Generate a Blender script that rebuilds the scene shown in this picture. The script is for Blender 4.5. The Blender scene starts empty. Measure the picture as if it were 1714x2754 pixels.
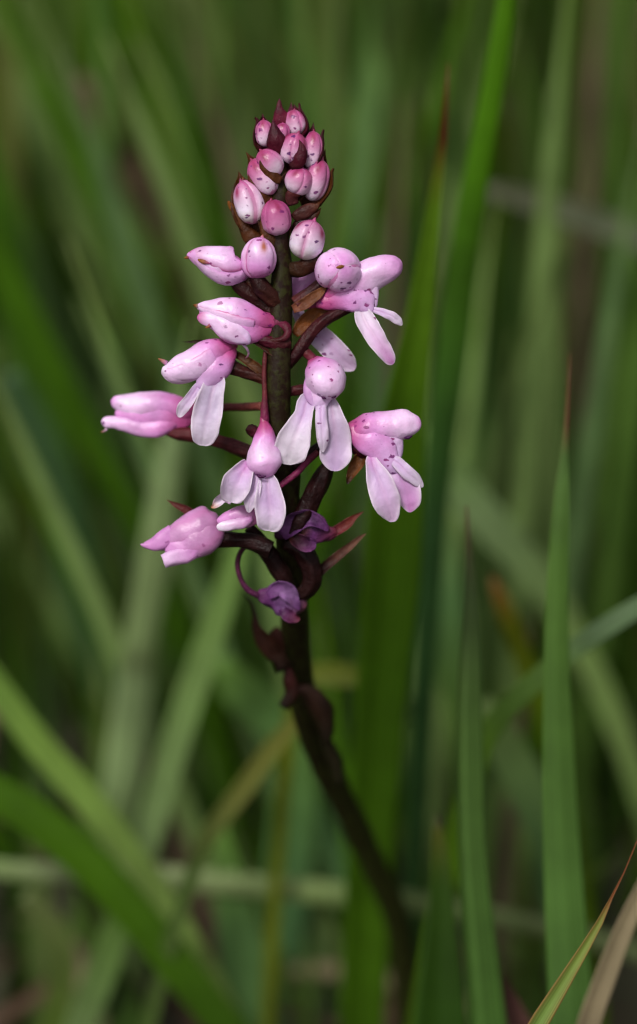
import bpy, math, random
import numpy as np
from mathutils import Vector

random.seed(7)
rng = np.random.default_rng(7)
scene = bpy.context.scene
COL = scene.collection

# ------------------------------------------------------------------ camera
PITCH = math.radians(25.0)
LENS, SENSOR = 100.0, 24.0
W_PX, H_PX = 1714.0, 2754.0              # photograph size, used only to turn pixels into directions
D0 = W_PX * LENS / SENSOR                # focus distance in "pixel units"
U = 0.0000529                            # metres per pixel in the plane of focus
RIGHT = np.array([1.0, 0.0, 0.0])
FWD = np.array([0.0, math.cos(PITCH), -math.sin(PITCH)])
UP = np.array([0.0, math.sin(PITCH), math.cos(PITCH)])
FOCUS = np.array([0.0, 0.0, 0.17])
CAM = FOCUS - FWD * D0 * U

cam_data = bpy.data.cameras.new('camera')
cam = bpy.data.objects.new('camera', cam_data)
COL.objects.link(cam)
cam.location = CAM
cam.rotation_euler = (math.pi / 2 - PITCH, 0, 0)
cam_data.lens = LENS
cam_data.sensor_fit = 'HORIZONTAL'
cam_data.sensor_width = SENSOR
cam_data.clip_start = 0.01
cam_data.clip_end = 500
cam_data.dof.use_dof = True
cam_data.dof.focus_distance = (D0 - 45) * U
cam_data.dof.aperture_fstop = 6.8
cam_data.dof.aperture_blades = 9
scene.camera = cam

# ------------------------------------------------------------------ light: bright overcast
SUN_EL, SUN_AZ = math.radians(54), math.radians(208)
world = bpy.data.worlds.new('World')
scene.world = world
world.use_nodes = True
wn = world.node_tree
wn.nodes.clear()
sky = wn.nodes.new('ShaderNodeTexSky')
sky.sky_type = 'NISHITA'
sky.sun_disc = False
sky.sun_elevation = SUN_EL
sky.sun_rotation = SUN_AZ
sky.dust_density = 4.0
sky.air_density = 1.0
hs = wn.nodes.new('ShaderNodeHueSaturation')      # overcast: the cloud layer greys the blue evenly
hs.inputs['Saturation'].default_value = 0.14
bg = wn.nodes.new('ShaderNodeBackground')
bg.inputs['Strength'].default_value = 0.07
wo = wn.nodes.new('ShaderNodeOutputWorld')
wn.links.new(sky.outputs[0], hs.inputs['Color'])
wn.links.new(hs.outputs[0], bg.inputs['Color'])
wn.links.new(bg.outputs[0], wo.inputs[0])

sun_data = bpy.data.lights.new('sun', 'SUN')
sun_data.energy = 1.5
sun_data.angle = math.radians(13)
sun_data.color = (1.0, 0.965, 0.91)
sun = bpy.data.objects.new('sun', sun_data)
COL.objects.link(sun)
# direction towards the sun
sd = Vector((math.sin(SUN_AZ) * math.cos(SUN_EL), math.cos(SUN_AZ) * math.cos(SUN_EL), math.sin(SUN_EL)))
sun.rotation_euler = sd.to_track_quat('Z', 'Y').to_euler()
sun.location = (0, 0, 3)

scene.view_settings.view_transform = 'Standard'
scene.view_settings.look = 'None'
scene.view_settings.gamma = 1.0
scene.view_settings.exposure = 0.72
scene.render.engine = 'CYCLES'
scene.cycles.use_denoising = True
scene.cycles.max_bounces = 8
scene.cycles.transmission_bounces = 6
scene.cycles.filter_width = 1.3

# ------------------------------------------------------------------ helpers
def lin(r, g, b):
    def f(c):
        c /= 255.0
        return c / 12.92 if c <= 0.04045 else ((c + 0.055) / 1.055) ** 2.4
    return (f(r), f(g), f(b))

def P(x, y, d=0.0):
    D = D0 + d
    k = D / D0
    return CAM + U * (RIGHT * (x - W_PX / 2) * k - UP * (y - H_PX / 2) * k + FWD * D)

def norm(v):
    v = np.asarray(v, float)
    n = np.linalg.norm(v, axis=-1, keepdims=True)
    n[n < 1e-12] = 1
    return v / n

def catmull(pts, ts):
    """smooth curve through the rows of pts, sampled at ts in 0..1 (by chord length)"""
    pts = np.asarray(pts, float)
    n = len(pts)
    if n == 2:
        return pts[0] + (pts[1] - pts[0]) * np.asarray(ts)[:, None]
    seg = np.linalg.norm(np.diff(pts[:, :3], axis=0), axis=1) + 1e-9
    s = np.concatenate([[0], np.cumsum(seg)])
    s /= s[-1]
    m = np.zeros_like(pts)
    for i in range(n):
        if i == 0:
            m[i] = (pts[1] - pts[0]) / (s[1] - s[0])
        elif i == n - 1:
            m[i] = (pts[-1] - pts[-2]) / (s[-1] - s[-2])
        else:
            a = (pts[i] - pts[i - 1]) / (s[i] - s[i - 1])
            b = (pts[i + 1] - pts[i]) / (s[i + 1] - s[i])
            m[i] = 0.5 * (a + b)
    out = []
    for t in ts:
        i = int(np.clip(np.searchsorted(s, t, side='right') - 1, 0, n - 2))
        h = s[i + 1] - s[i]
        u = (t - s[i]) / h
        out.append((2*u**3 - 3*u**2 + 1) * pts[i] + (u**3 - 2*u**2 + u) * h * m[i]
                   + (-2*u**3 + 3*u**2) * pts[i + 1] + (u**3 - u**2) * h * m[i + 1])
    return np.array(out)

def ramp(stops, t):
    ts = [s[0] for s in stops]
    c = np.array([s[1] for s in stops], float)
    t = np.asarray(t, float)
    return np.stack([np.interp(t, ts, c[:, k]) for k in range(c.shape[1])], axis=-1)

def make_mesh(name, V, F, col=None, origin=None, mat=None, parent=None, smooth=True):
    V = np.asarray(V, float)
    if origin is None:
        origin = V.mean(axis=0)
    me = bpy.data.meshes.new(name)
    me.from_pydata((V - origin).tolist(), [], F)
    if col is not None:
        at = me.attributes.new('col', 'FLOAT_COLOR', 'POINT')
        at.data.foreach_set('color', np.asarray(col, np.float32).ravel())
    if smooth:
        me.polygons.foreach_set('use_smooth', [True] * len(me.polygons))
    me.materials.append(mat)
    o = bpy.data.objects.new(name, me)
    COL.objects.link(o)
    o.location = origin
    if parent is not None:
        o.parent = parent
        loc = np.array(origin)
        p = parent
        while p is not None:
            loc = loc - np.array(p.location)
            p = p.parent
        o.location = loc
    return o

def tag(o, label=None, cat=None, group=None, kind=None):
    if label: o['label'] = label
    if cat: o['category'] = cat
    if group: o['group'] = group
    if kind: o['kind'] = kind
    return o

# ------------------------------------------------------------------ materials
def new_mat(name):
    m = bpy.data.materials.new(name)
    m.use_nodes = True
    nt = m.node_tree
    nt.nodes.clear()
    return m, nt, nt.nodes, nt.links

def node(ns, t, **kw):
    n = ns.new(t)
    for k, v in kw.items():
        setattr(n, k, v)
    return n

def math_node(ns, ln, op, a, b=None, clamp=False):
    n = ns.new('ShaderNodeMath'); n.operation = op; n.use_clamp = clamp
    for i, v in enumerate((a, b)):
        if v is None: continue
        if isinstance(v, (int, float)): n.inputs[i].default_value = v
        else: ln.new(v, n.inputs[i])
    return n.outputs[0]

def mix_rgb(ns, ln, fac, a, b, blend='MIX'):
    n = ns.new('ShaderNodeMix'); n.data_type = 'RGBA'; n.blend_type = blend
    for sock, v in ((n.inputs[0], fac), (n.inputs[6], a), (n.inputs[7], b)):
        if isinstance(v, (int, float)): sock.default_value = v
        elif isinstance(v, tuple): sock.default_value = (*v[:3], 1)
        else: ln.new(v, sock)
    return n.outputs[2]

def coords(ns, ln):
    tc = ns.new('ShaderNodeTexCoord')
    oi = ns.new('ShaderNodeObjectInfo')
    mul = math_node(ns, ln, 'MULTIPLY', oi.outputs['Random'], 0.9)
    cmb = ns.new('ShaderNodeCombineXYZ')
    for i in range(3): ln.new(mul, cmb.inputs[i])
    add = ns.new('ShaderNodeVectorMath'); add.operation = 'ADD'
    ln.new(tc.outputs['Object'], add.inputs[0]); ln.new(cmb.outputs[0], add.inputs[1])
    return add.outputs[0]

def noise(ns, ln, co, scale, detail=3, rough=0.5):
    n = ns.new('ShaderNodeTexNoise')
    n.inputs['Scale'].default_value = scale
    n.inputs['Detail'].default_value = detail
    n.inputs['Roughness'].default_value = rough
    ln.new(co, n.inputs['Vector'])
    return n

def tissue(name, rough, sss, spots, bump, var, sss_r=(1.0, 0.5, 0.8), spec=0.35, spot_col=(0.07, 0.006, 0.10), transl=0.0, gain=1.0):
    m, nt, ns, ln = new_mat(name)
    co = coords(ns, ln)
    at = node(ns, 'ShaderNodeAttribute', attribute_name='col')
    n1 = noise(ns, ln, co, 420, 4, 0.6)
    mr = ns.new('ShaderNodeMapRange')
    mr.inputs[1].default_value = 0.3; mr.inputs[2].default_value = 0.7
    mr.inputs[3].default_value = (1 - var)*gain; mr.inputs[4].default_value = (1 + var * 0.5)*gain
    ln.new(n1.outputs['Fac'], mr.inputs[0])
    cmb = ns.new('ShaderNodeCombineColor')
    for i in range(3): ln.new(mr.outputs[0], cmb.inputs[i])
    c = mix_rgb(ns, ln, 1.0, at.outputs['Color'], cmb.outputs[0], 'MULTIPLY')
    if spots:
        vo = ns.new('ShaderNodeTexVoronoi'); vo.inputs['Scale'].default_value = 1050
        # stretch and wobble the dots a little
        nw = noise(ns, ln, co, 1500, 2)
        sc = ns.new('ShaderNodeVectorMath'); sc.operation = 'SCALE'; sc.inputs['Scale'].default_value = 0.0007
        ln.new(nw.outputs['Color'], sc.inputs[0])
        ad = ns.new('ShaderNodeVectorMath'); ad.operation = 'ADD'
        ln.new(co, ad.inputs[0]); ln.new(sc.outputs[0], ad.inputs[1])
        st_ = ns.new('ShaderNodeVectorMath'); st_.operation = 'MULTIPLY'; st_.inputs[1].default_value = (0.75, 1.0, 1.25)
        ln.new(ad.outputs[0], st_.inputs[0]); ln.new(st_.outputs[0], vo.inputs['Vector'])
        sep = ns.new('ShaderNodeSeparateColor'); ln.new(vo.outputs['Color'], sep.inputs[0])
        pick = math_node(ns, ln, 'SUBTRACT', sep.outputs[0], math_node(ns, ln, 'SUBTRACT', 0.90, math_node(ns, ln, 'MULTIPLY', at.outputs['Alpha'], 1.25)))
        pick = math_node(ns, ln, 'MULTIPLY', pick, 6.0, True)
        rad = math_node(ns, ln, 'MULTIPLY_ADD', sep.outputs[1], 0.24)
        rad.node.inputs[2].default_value = 0.17
        d = math_node(ns, ln, 'SUBTRACT', rad, vo.outputs['Distance'])
        d = math_node(ns, ln, 'MULTIPLY', d, 9.0, True)
        msk = math_node(ns, ln, 'MULTIPLY', d, pick)
        msk = math_node(ns, ln, 'MULTIPLY', msk, 0.92)
        sc2 = mix_rgb(ns, ln, sep.outputs[2], spot_col, (0.22, 0.01, 0.13))
        c = mix_rgb(ns, ln, msk, c, sc2)
    b = ns.new('ShaderNodeBsdfPrincipled')
    ln.new(c, b.inputs['Base Color'])
    b.inputs['Roughness'].default_value = rough
    b.inputs['Specular IOR Level'].default_value = spec
    b.inputs['Subsurface Weight'].default_value = sss
    b.inputs['Subsurface Radius'].default_value = sss_r
    b.inputs['Subsurface Scale'].default_value = 0.0009
    bp = ns.new('ShaderNodeBump'); bp.inputs['Strength'].default_value = bump
    bp.inputs['Distance'].default_value = 0.0003
    n2 = noise(ns, ln, co, 1300, 3, 0.6)
    ln.new(n2.outputs['Fac'], bp.inputs['Height'])
    ln.new(bp.outputs[0], b.inputs['Normal'])
    out = ns.new('ShaderNodeOutputMaterial')
    if transl > 0:
        tr = ns.new('ShaderNodeBsdfTranslucent'); ln.new(c, tr.inputs['Color'])
        mx = ns.new('ShaderNodeMixShader'); mx.inputs[0].default_value = transl
        ln.new(b.outputs[0], mx.inputs[1]); ln.new(tr.outputs[0], mx.inputs[2])
        ln.new(mx.outputs[0], out.inputs[0])
    else:
        ln.new(b.outputs[0], out.inputs[0])
    return m

M_PETAL = tissue('petal_tissue', 0.36, 0.10, True, 0.35, 0.18, spec=0.45)
M_LOBE = tissue('lobe_tissue', 0.42, 0.08, True, 0.35, 0.13, transl=0.15)
M_BRACT = tissue('bract_tissue', 0.45, 0.0, False, 0.8, 0.6, spec=0.14, transl=0.08, gain=0.62)

def stem_material():
    m, nt, ns, ln = new_mat('stem_skin')
    co = coords(ns, ln)
    n1 = noise(ns, ln, co, 900, 4, 0.65)
    n2 = noise(ns, ln, co, 220, 3, 0.6)
    cr = ns.new('ShaderNodeValToRGB')
    cr.color_ramp.elements[0].position = 0.44; cr.color_ramp.elements[0].color = (0.010, 0.003, 0.002, 1)
    cr.color_ramp.elements[1].position = 0.58; cr.color_ramp.elements[1].color = (0.026, 0.030, 0.005, 1)
    ln.new(n1.outputs['Fac'], cr.inputs[0])
    at = node(ns, 'ShaderNodeAttribute', attribute_name='col')
    c = mix_rgb(ns, ln, math_node(ns, ln, 'MULTIPLY', n2.outputs['Fac'], 1.0, True), cr.outputs[0], at.outputs['Color'])
    b = ns.new('ShaderNodeBsdfPrincipled'); ln.new(c, b.inputs['Base Color'])
    b.inputs['Roughness'].default_value = 0.55
    b.inputs['Specular IOR Level'].default_value = 0.12
    bp = ns.new('ShaderNodeBump'); bp.inputs['Strength'].default_value = 0.6; bp.inputs['Distance'].default_value = 0.0003
    ln.new(n1.outputs['Fac'], bp.inputs['Height']); ln.new(bp.outputs[0], b.inputs['Normal'])
    out = ns.new('ShaderNodeOutputMaterial'); ln.new(b.outputs[0], out.inputs[0])
    return m
M_STALK = stem_material()

def grass_material():
    m, nt, ns, ln = new_mat('grass_blade_tissue')
    co = coords(ns, ln)
    at = node(ns, 'ShaderNodeAttribute', attribute_name='col')
    n1 = noise(ns, ln, co, 60, 3, 0.6)
    mr = ns.new('ShaderNodeMapRange')
    mr.inputs[1].default_value = 0.3; mr.inputs[2].default_value = 0.7
    mr.inputs[3].default_value = 0.75; mr.inputs[4].default_value = 1.2
    ln.new(n1.outputs['Fac'], mr.inputs[0])
    cmb = ns.new('ShaderNodeCombineColor')
    for i in range(3): ln.new(mr.outputs[0], cmb.inputs[i])
    c = mix_rgb(ns, ln, 1.0, at.outputs['Color'], cmb.outputs[0], 'MULTIPLY')
    # parallel veins, counted across the blade
    ve = ns.new('ShaderNodeTexNoise'); ve.noise_dimensions = '1D'
    ve.inputs['Scale'].default_value = 17; ve.inputs['Detail'].default_value = 2
    ln.new(at.outputs['Alpha'], ve.inputs['W'])
    vr = ns.new('ShaderNodeMapRange'); vr.inputs[1].default_value = 0.35; vr.inputs[2].default_value = 0.65
    vr.inputs[3].default_value = 0.70; vr.inputs[4].default_value = 1.18
    ln.new(ve.outputs['Fac'], vr.inputs[0])
    vc = ns.new('ShaderNodeCombineColor')
    for i in range(3): ln.new(vr.outputs[0], vc.inputs[i])
    c = mix_rgb(ns, ln, 1.0, c, vc.outputs[0], 'MULTIPLY')
    b = ns.new('ShaderNodeBsdfPrincipled'); ln.new(c, b.inputs['Base Color'])
    b.inputs['Roughness'].default_value = 0.48
    b.inputs['Specular IOR Level'].default_value = 0.16
    tr = ns.new('ShaderNodeBsdfTranslucent')
    tcol = mix_rgb(ns, ln, 1.0, c, (1.0, 1.15, 0.35), 'MULTIPLY')
    ln.new(tcol, tr.inputs['Color'])
    mx = ns.new('ShaderNodeMixShader'); mx.inputs[0].default_value = 0.28
    ln.new(b.outputs[0], mx.inputs[1]); ln.new(tr.outputs[0], mx.inputs[2])
    out = ns.new('ShaderNodeOutputMaterial'); ln.new(mx.outputs[0], out.inputs[0])
    return m
M_GRASS = grass_material()

def soil_material():
    m, nt, ns, ln = new_mat('soil')
    tc = ns.new('ShaderNodeTexCoord')
    n1 = noise(ns, ln, tc.outputs['Object'], 18, 6, 0.65)
    n2 = noise(ns, ln, tc.outputs['Object'], 160, 5, 0.65)
    cr = ns.new('ShaderNodeValToRGB')
    cr.color_ramp.elements[0].position = 0.35; cr.color_ramp.elements[0].color = (0.028, 0.020, 0.013, 1)
    cr.color_ramp.elements[1].position = 0.68; cr.color_ramp.elements[1].color = (0.040, 0.050, 0.018, 1)
    ln.new(n1.outputs['Fac'], cr.inputs[0])
    c = mix_rgb(ns, ln, math_node(ns, ln, 'MULTIPLY', n2.outputs['Fac'], 0.5), cr.outputs[0], (0.075, 0.055, 0.038))
    b = ns.new('ShaderNodeBsdfPrincipled'); ln.new(c, b.inputs['Base Color'])
    b.inputs['Roughness'].default_value = 0.95
    bp = ns.new('ShaderNodeBump'); bp.inputs['Strength'].default_value = 0.8; bp.inputs['Distance'].default_value = 0.004
    ln.new(n2.outputs['Fac'], bp.inputs['Height']); ln.new(bp.outputs[0], b.inputs['Normal'])
    out = ns.new('ShaderNodeOutputMaterial'); ln.new(b.outputs[0], out.inputs[0])
    return m
M_SOIL = soil_material()

# ------------------------------------------------------------------ ground
def build_ground():
    g = np.concatenate([-np.geomspace(60, 0.05, 34), [0], np.geomspace(0.05, 60, 34)])
    fine = np.linspace(-2.2, 2.2, 60)
    g = np.unique(np.round(np.concatenate([g[np.abs(g) > 2.25], fine]), 5))
    n = len(g)
    X, Y = np.meshgrid(g, g)
    Z = 0.006 * np.sin(X * 9.1 + 1.3 * np.sin(Y * 7)) * np.cos(Y * 8.3 + X) - 0.004
    V = np.stack([X.ravel(), Y.ravel(), Z.ravel()], 1)
    F = [(j*n+i, j*n+i+1, (j+1)*n+i+1, (j+1)*n+i) for j in range(n-1) for i in range(n-1)]
    o = make_mesh('ground', V, F, None, np.zeros(3), M_SOIL)
    tag(o, 'dark brown soil with thatch under the grass', 'ground', kind='structure')
build_ground()

# ------------------------------------------------------------------ shape builders
def wobble(V, amp, scale):
    from mathutils import noise as mn
    off = Vector((random.uniform(0, 50), random.uniform(0, 50), random.uniform(0, 50)))
    D = np.array([mn.noise_vector(Vector(v)*scale + off) for v in V])
    D2 = np.array([mn.noise_vector(Vector(v)*scale*2.7 + off) for v in V])
    return V + amp*D + 0.4*amp*D2

class Loft:
    """smooth body along a curve: pts rows (world xyz, a, b); r^2 is interpolated, so zero ends are round"""
    def __init__(self, pts, ref=None, pointed=False, warp=None):
        self.pts = np.asarray(pts, float)
        self.ref = -FWD if ref is None else np.asarray(ref, float)
        self.pointed = pointed
        self.warp = warp
    def frame(self, ts):
        ts = np.asarray(ts, float)
        q = self.pts.copy()
        if not self.pointed: q[:, 3:] = q[:, 3:] ** 2
        c = catmull(q, ts)
        r = np.maximum(c[:, 3:], 0)
        if not self.pointed: r = np.sqrt(r)
        e = 1e-3
        T = norm(catmull(q, np.clip(ts + e, 0, 1))[:, :3] - catmull(q, np.clip(ts - e, 0, 1))[:, :3])
        N2 = norm(self.ref - (T @ self.ref)[:, None] * T)
        N1 = np.cross(N2, T)
        return c[:, :3], r[:, 0], r[:, 1], N1, N2, T
    def surf(self, ts, th, k=None):
        c, a, b, N1, N2, T = self.frame(ts)
        R = np.ones((len(ts), len(th))) if k is None else k
        if self.warp is not None:
            R = R * self.warp(np.asarray(ts)[:, None], np.asarray(th)[None, :])
        ct, st = np.cos(th), np.sin(th)
        return (c[:, None] + (N1[:, None] * (ct[None, :, None] * a[:, None, None])
                + N2[:, None] * (st[None, :, None] * b[:, None, None])) * R[..., None])

def grid_faces(nt, nh, closed):
    F = []
    for i in range(nt - 1):
        for j in range(nh if closed else nh - 1):
            k = (j + 1) % nh
            F.append((i*nh+j, i*nh+k, (i+1)*nh+k, (i+1)*nh+j))
    return F

def cos_ts(n):
    return 0.5 - 0.5 * np.cos(np.linspace(0, math.pi, n))

def body(name, pts, stops, mat, parent, spots=0.0, nt=26, nh=18, wob=6.0, **kw):
    """closed loft part; stops = colour ramp along the axis; spots = scalar or [(t, value)]"""
    L = Loft(pts, **kw)
    ts = cos_ts(nt)
    th = np.linspace(0, 2*math.pi, nh, endpoint=False)
    S = L.surf(ts, th)
    V = S.reshape(-1, 3)
    F = grid_faces(nt, nh, True)
    c = L.frame(ts)[0]
    V = np.vstack([V, c[0], c[-1]])
    a, b = len(V) - 2, len(V) - 1
    F += [(a, (j+1) % nh, j) for j in range(nh)]
    F += [(b, (nt-1)*nh + j, (nt-1)*nh + (j+1) % nh) for j in range(nh)]
    if wob: V = wobble(V, wob*U, 1/(58*U))
    rgb = ramp(stops, ts)
    sp = np.interp(ts, [s[0] for s in spots], [s[1] for s in spots]) if isinstance(spots, list) else np.full(nt, spots)
    col = np.concatenate([rgb, sp[:, None]], 1)
    cg = np.repeat(col[:, None, :], nh, 1)
    if mat is M_PETAL:
        ph = random.uniform(0, 6)
        vein = np.abs(np.cos(2.5*th[None] + ph + 0.5*np.sin(5*ts[:, None])))**6*np.clip(1.15 - ts[:, None], 0, 1)*0.30
        cg[..., :3] = cg[..., :3]*(1 - vein[..., None]) + np.array(ROSE)*vein[..., None]
    colv = np.vstack([cg.reshape(-1, 4), col[0], col[-1]])
    return make_mesh(name, V, F, colv, None, mat, parent), L

def shell(name, L, th0, half, stops, mat, parent, spots=0.0, proud=0.06, t0=0.0, t1=1.0, nt=18, nh=11, edge=None, streak=None):
    """a sepal lying on a loft: a raised sector whose margins dive under the surface"""
    ts = t0 + (t1 - t0) * cos_ts(nt)
    s = np.linspace(-1, 1, nh)
    th = th0 + half * s
    k = 1 - 0.05 + (proud + 0.05) * (1 - np.abs(s) ** 8)
    K = np.repeat(k[None], nt, 0)
    wp = L.warp; L.warp = None if name == 'sepal' else wp
    S = L.surf(ts, th, K); L.warp = wp
    V = S.reshape(-1, 3)
    F = grid_faces(nt, nh, False)
    rgb = ramp(stops, np.linspace(0, 1, nt) if t1 < 1 else ts)
    colg = np.repeat(rgb[:, None, :], nh, 1)
    if edge is not None:
        w = (np.abs(s) ** 5)[None, :, None]
        colg = colg * (1 - w) + np.array(edge)[None, None] * w
    if streak is not None:      # the darker keel of the sepal towards its tip
        w = streak[1]*np.exp(-((ts[:, None] - 0.78)/0.15)**2)*np.exp(-((s[None] - 0.08)/0.22)**2)
        w = np.clip(w*1.25, 0, 1)[..., None]
        colg = colg*(1 - w) + np.array(streak[0])[None, None]*w
    sp = np.full((nt, nh, 1), spots)
    col = np.concatenate([colg, sp], 2).reshape(-1, 4)
    V = wobble(V, 2.0*U, 1/(40*U))
    return make_mesh(name, V, F, col, None, mat, parent)

def strap(name, pts, stops, mat, parent, cup=0.25, thick=6*U, twist=0.0, ref=None, spots=0.0, round_end=True,
          nt=24, nh=9, wave=0.0, fold=0.0, edge=None, wob=3.0, across=False, groove=0.0):
    """leaf- or petal-like blade: pts rows (world xyz, half width); margins rise towards ref by cup*width"""
    pts = np.asarray(pts, float)
    q = pts.copy()
    if round_end: q[:, 3] = q[:, 3] ** 2
    ts = np.linspace(0, 1, nt) ** 0.85 if round_end else np.linspace(0, 1, nt)
    if round_end: ts = 1 - (1 - np.linspace(0, 1, nt)) ** 1.5
    c = catmull(q, ts)
    w = np.maximum(c[:, 3], 0)
    if round_end: w = np.sqrt(w)
    C = c[:, :3]
    e = 1e-3
    T = norm(catmull(q, np.clip(ts + e, 0, 1))[:, :3] - catmull(q, np.clip(ts - e, 0, 1))[:, :3])
    r = -FWD if ref is None else np.asarray(ref, float)
    N = norm(r - (T @ r)[:, None] * T)
    B = np.cross(N, T)
    if np.ndim(twist) > 0: tw = np.interp(ts, np.linspace(0, 1, len(twist)), twist)
    else: tw = np.full(nt, float(twist))
    ca, sa = np.cos(tw)[:, None], np.sin(tw)[:, None]
    B, N = B * ca + N * sa, N * ca - B * sa
    s = np.linspace(-1, 1, nh)
    ph = random.uniform(0, 6.28)
    lift = cup * (0.55 * s ** 2 + 0.75 * s ** 6) + fold * np.abs(s) - groove * np.exp(-(s / 0.13) ** 2)
    off = (B[:, None] * (s[None, :, None] * w[:, None, None]) + N[:, None] * (lift[None, :, None] * w[:, None, None]))
    if wave:
        wv = wave * np.sin(ts[:, None] * 11 + ph + s[None] * 1.7) * np.abs(s[None]) ** 2
        off = off + N[:, None] * (wv * w[:, None])[..., None]
    Fr = C[:, None] + off
    h = thick * (1 - 0.75 * np.abs(s) ** 4)
    Bk = Fr - N[:, None] * h[None, :, None]
    if wob:
        Fw = wobble(Fr.reshape(-1, 3), wob*U, 1/(50*U)).reshape(Fr.shape); Bk = Bk + (Fw - Fr); Fr = Fw
    V = np.vstack([Fr.reshape(-1, 3), Bk.reshape(-1, 3)])
    n0 = nt * nh
    F = grid_faces(nt, nh, False)
    F2 = [tuple(n0 + v for v in reversed(f)) for f in F]
    rim = []
    for i in range(nt - 1):
        a, b_ = i*nh, (i+1)*nh
        rim.append((a, b_, n0 + b_, n0 + a))
        a, b_ = i*nh + nh - 1, (i+1)*nh + nh - 1
        rim.append((b_, a, n0 + a, n0 + b_))
    for j in range(nh - 1):
        rim.append((j + 1, j, n0 + j, n0 + j + 1))
        a = (nt - 1) * nh
        rim.append((a + j, a + j + 1, n0 + a + j + 1, n0 + a + j))
    rgb = np.repeat(ramp(stops, ts)[:, None], nh, 1)
    if edge is not None:
        k = (np.abs(s) ** 3)[None, :, None]
        rgb = rgb * (1 - k) + np.array(edge)[None, None] * k
    if groove:
        k = 0.22*np.exp(-(s/0.16)**2)[None, :, None]*np.clip(1.1 - ts, 0, 1)[:, None, None]
        rgb = rgb*(1 - k) + np.array(ROSE)*0.9*k
    al = np.full((nt, nh, 1), spots) if not across else np.broadcast_to(np.linspace(0, 1, nh)[None, :, None], (nt, nh, 1))
    col = np.concatenate([rgb, al], 2).reshape(-1, 4)
    return make_mesh(name, V, F + F2 + rim, np.vstack([col, col]), None, mat, parent)

class Crop:
    """coordinates as read off an enlarged piece of the photograph (x, y, depth and radii share one scale)"""
    def __init__(self, ox, oy, s, dz=0.0): self.o, self.s, self.dz = (ox, oy), s, dz
    def w(self, x, y, z): return P(self.o[0] + x*self.s, self.o[1] + y*self.s, (z + self.dz)*self.s)
    def k(self, z): return self.s * U * (D0 + z*self.s) / D0
    def L(self, rows, flat=1.0, dz=0.0):
        """rows (x, y, z, a[, b])"""
        out = []
        for r in rows:
            z = r[2] + dz
            a = r[3]; b = r[4] if len(r) > 4 else a * flat
            out.append([*self.w(r[0], r[1], z), a * self.k(z), b * self.k(z)])
        return out
    def S(self, rows, dz=0.0):
        return [[*self.w(r[0], r[1], r[2] + dz), r[3] * self.k(r[2] + dz)] for r in rows]

C1 = Crop(600, 240, 400/1512)
C2 = Crop(450, 600, 700/1512)
C3 = Crop(250, 850, 500/1512)
C4 = Crop(650, 900, 550/1512)
C5 = Crop(350, 1200, 700/1512)
C6 = Crop(600, 1600, 600/1263, dz=230)
C5W = Crop(350, 1200, 700/1512, dz=110)

# pigments (linear albedo)
PINK = (0.60, 0.245, 0.56)
PALE = (0.74, 0.50, 0.75)
LAV = (0.55, 0.37, 0.62)
WHITE = (0.74, 0.63, 0.77)
ROSE = (0.45, 0.075, 0.25)
DEEP = (0.25, 0.022, 0.085)
WINE = (0.085, 0.005, 0.018)
DARKWINE = (0.026, 0.005, 0.006)
BROWN = (0.10, 0.028, 0.005)
ORANGE = (0.42, 0.16, 0.03)
REDST = (0.17, 0.028, 0.035)
MAG = (0.33, 0.035, 0.13)
PURP = (0.19, 0.050, 0.21)

# ------------------------------------------------------------------ the orchid
stem_px = [(757,330,10),(754,480,20),(752,610,25),(757,725,27),(753,860,32),(748,1000,35),(749,1130,36),(762,1247,38),
           (773,1360,38),(782,1474,37),(790,1587,37),(796,1700,38),(802,1790,38),(820,1905,38),(857,2018,38),(908,2131,37),
           (965,2245,36),(1020,2358,35),(1064,2460,35),(1090,2610,36),(1100,2754,38)]
stem_d = lambda y: float(np.interp(y, [0,1050,1300,1500,1700,1900,2100,2300,2450,2754], [0,0,60,190,420,700,1000,1280,1480,1850]))
srows = [[*P(x, y, stem_d(y)), r*U*(D0+stem_d(y))/D0, r*U*(D0+stem_d(y))/D0] for x, y, r in stem_px]
p_last = np.array(srows[-1][:3]); dirn = norm(p_last - np.array(srows[-2][:3])); r_last = srows[-1][3]
while p_last[2] > -0.004:
    dirn = norm(dirn * 0.8 + np.array([0, 0, -1.0]) * 0.2)
    p_last = p_last + dirn * 0.009
    srows.append([*p_last, r_last, r_last])
base_xy = p_last.copy(); base_xy[2] = 0.0
orchid = bpy.data.objects.new('pink_orchid', None)
COL.objects.link(orchid)
orchid.location = base_xy
orchid.empty_display_size = 0.01
tag(orchid, 'pink orchid with spike of hooded flowers and wine red buds on dark bent stem', 'orchid')
body('stem', srows, [(0,(0.020,0.006,0.004)),(0.25,(0.013,0.010,0.003)),(0.45,(0.011,0.011,0.003)),(0.62,(0.020,0.028,0.005)),(1,(0.030,0.042,0.008))], M_STALK, orchid, nt=110, nh=16,
     warp=lambda t, th: 1 + 0.035*np.sin(3*th + 14*t) + 0.02*np.sin(40*t + th))

def tube(name, C, rows, stops, parent, mat=M_BRACT, dz=0.0, pointed=True, nh=10, nt=22, flat=1.0):
    return body(name, C.L(rows, flat=flat, dz=dz), stops, mat, parent, nt=nt, nh=nh if name != 'ovary' else 24, pointed=pointed,
                warp=(lambda t, th: 1 + 0.09*np.sin(6*th + 9*t)) if name == 'ovary' else None, wob=3.0)[0]

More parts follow.
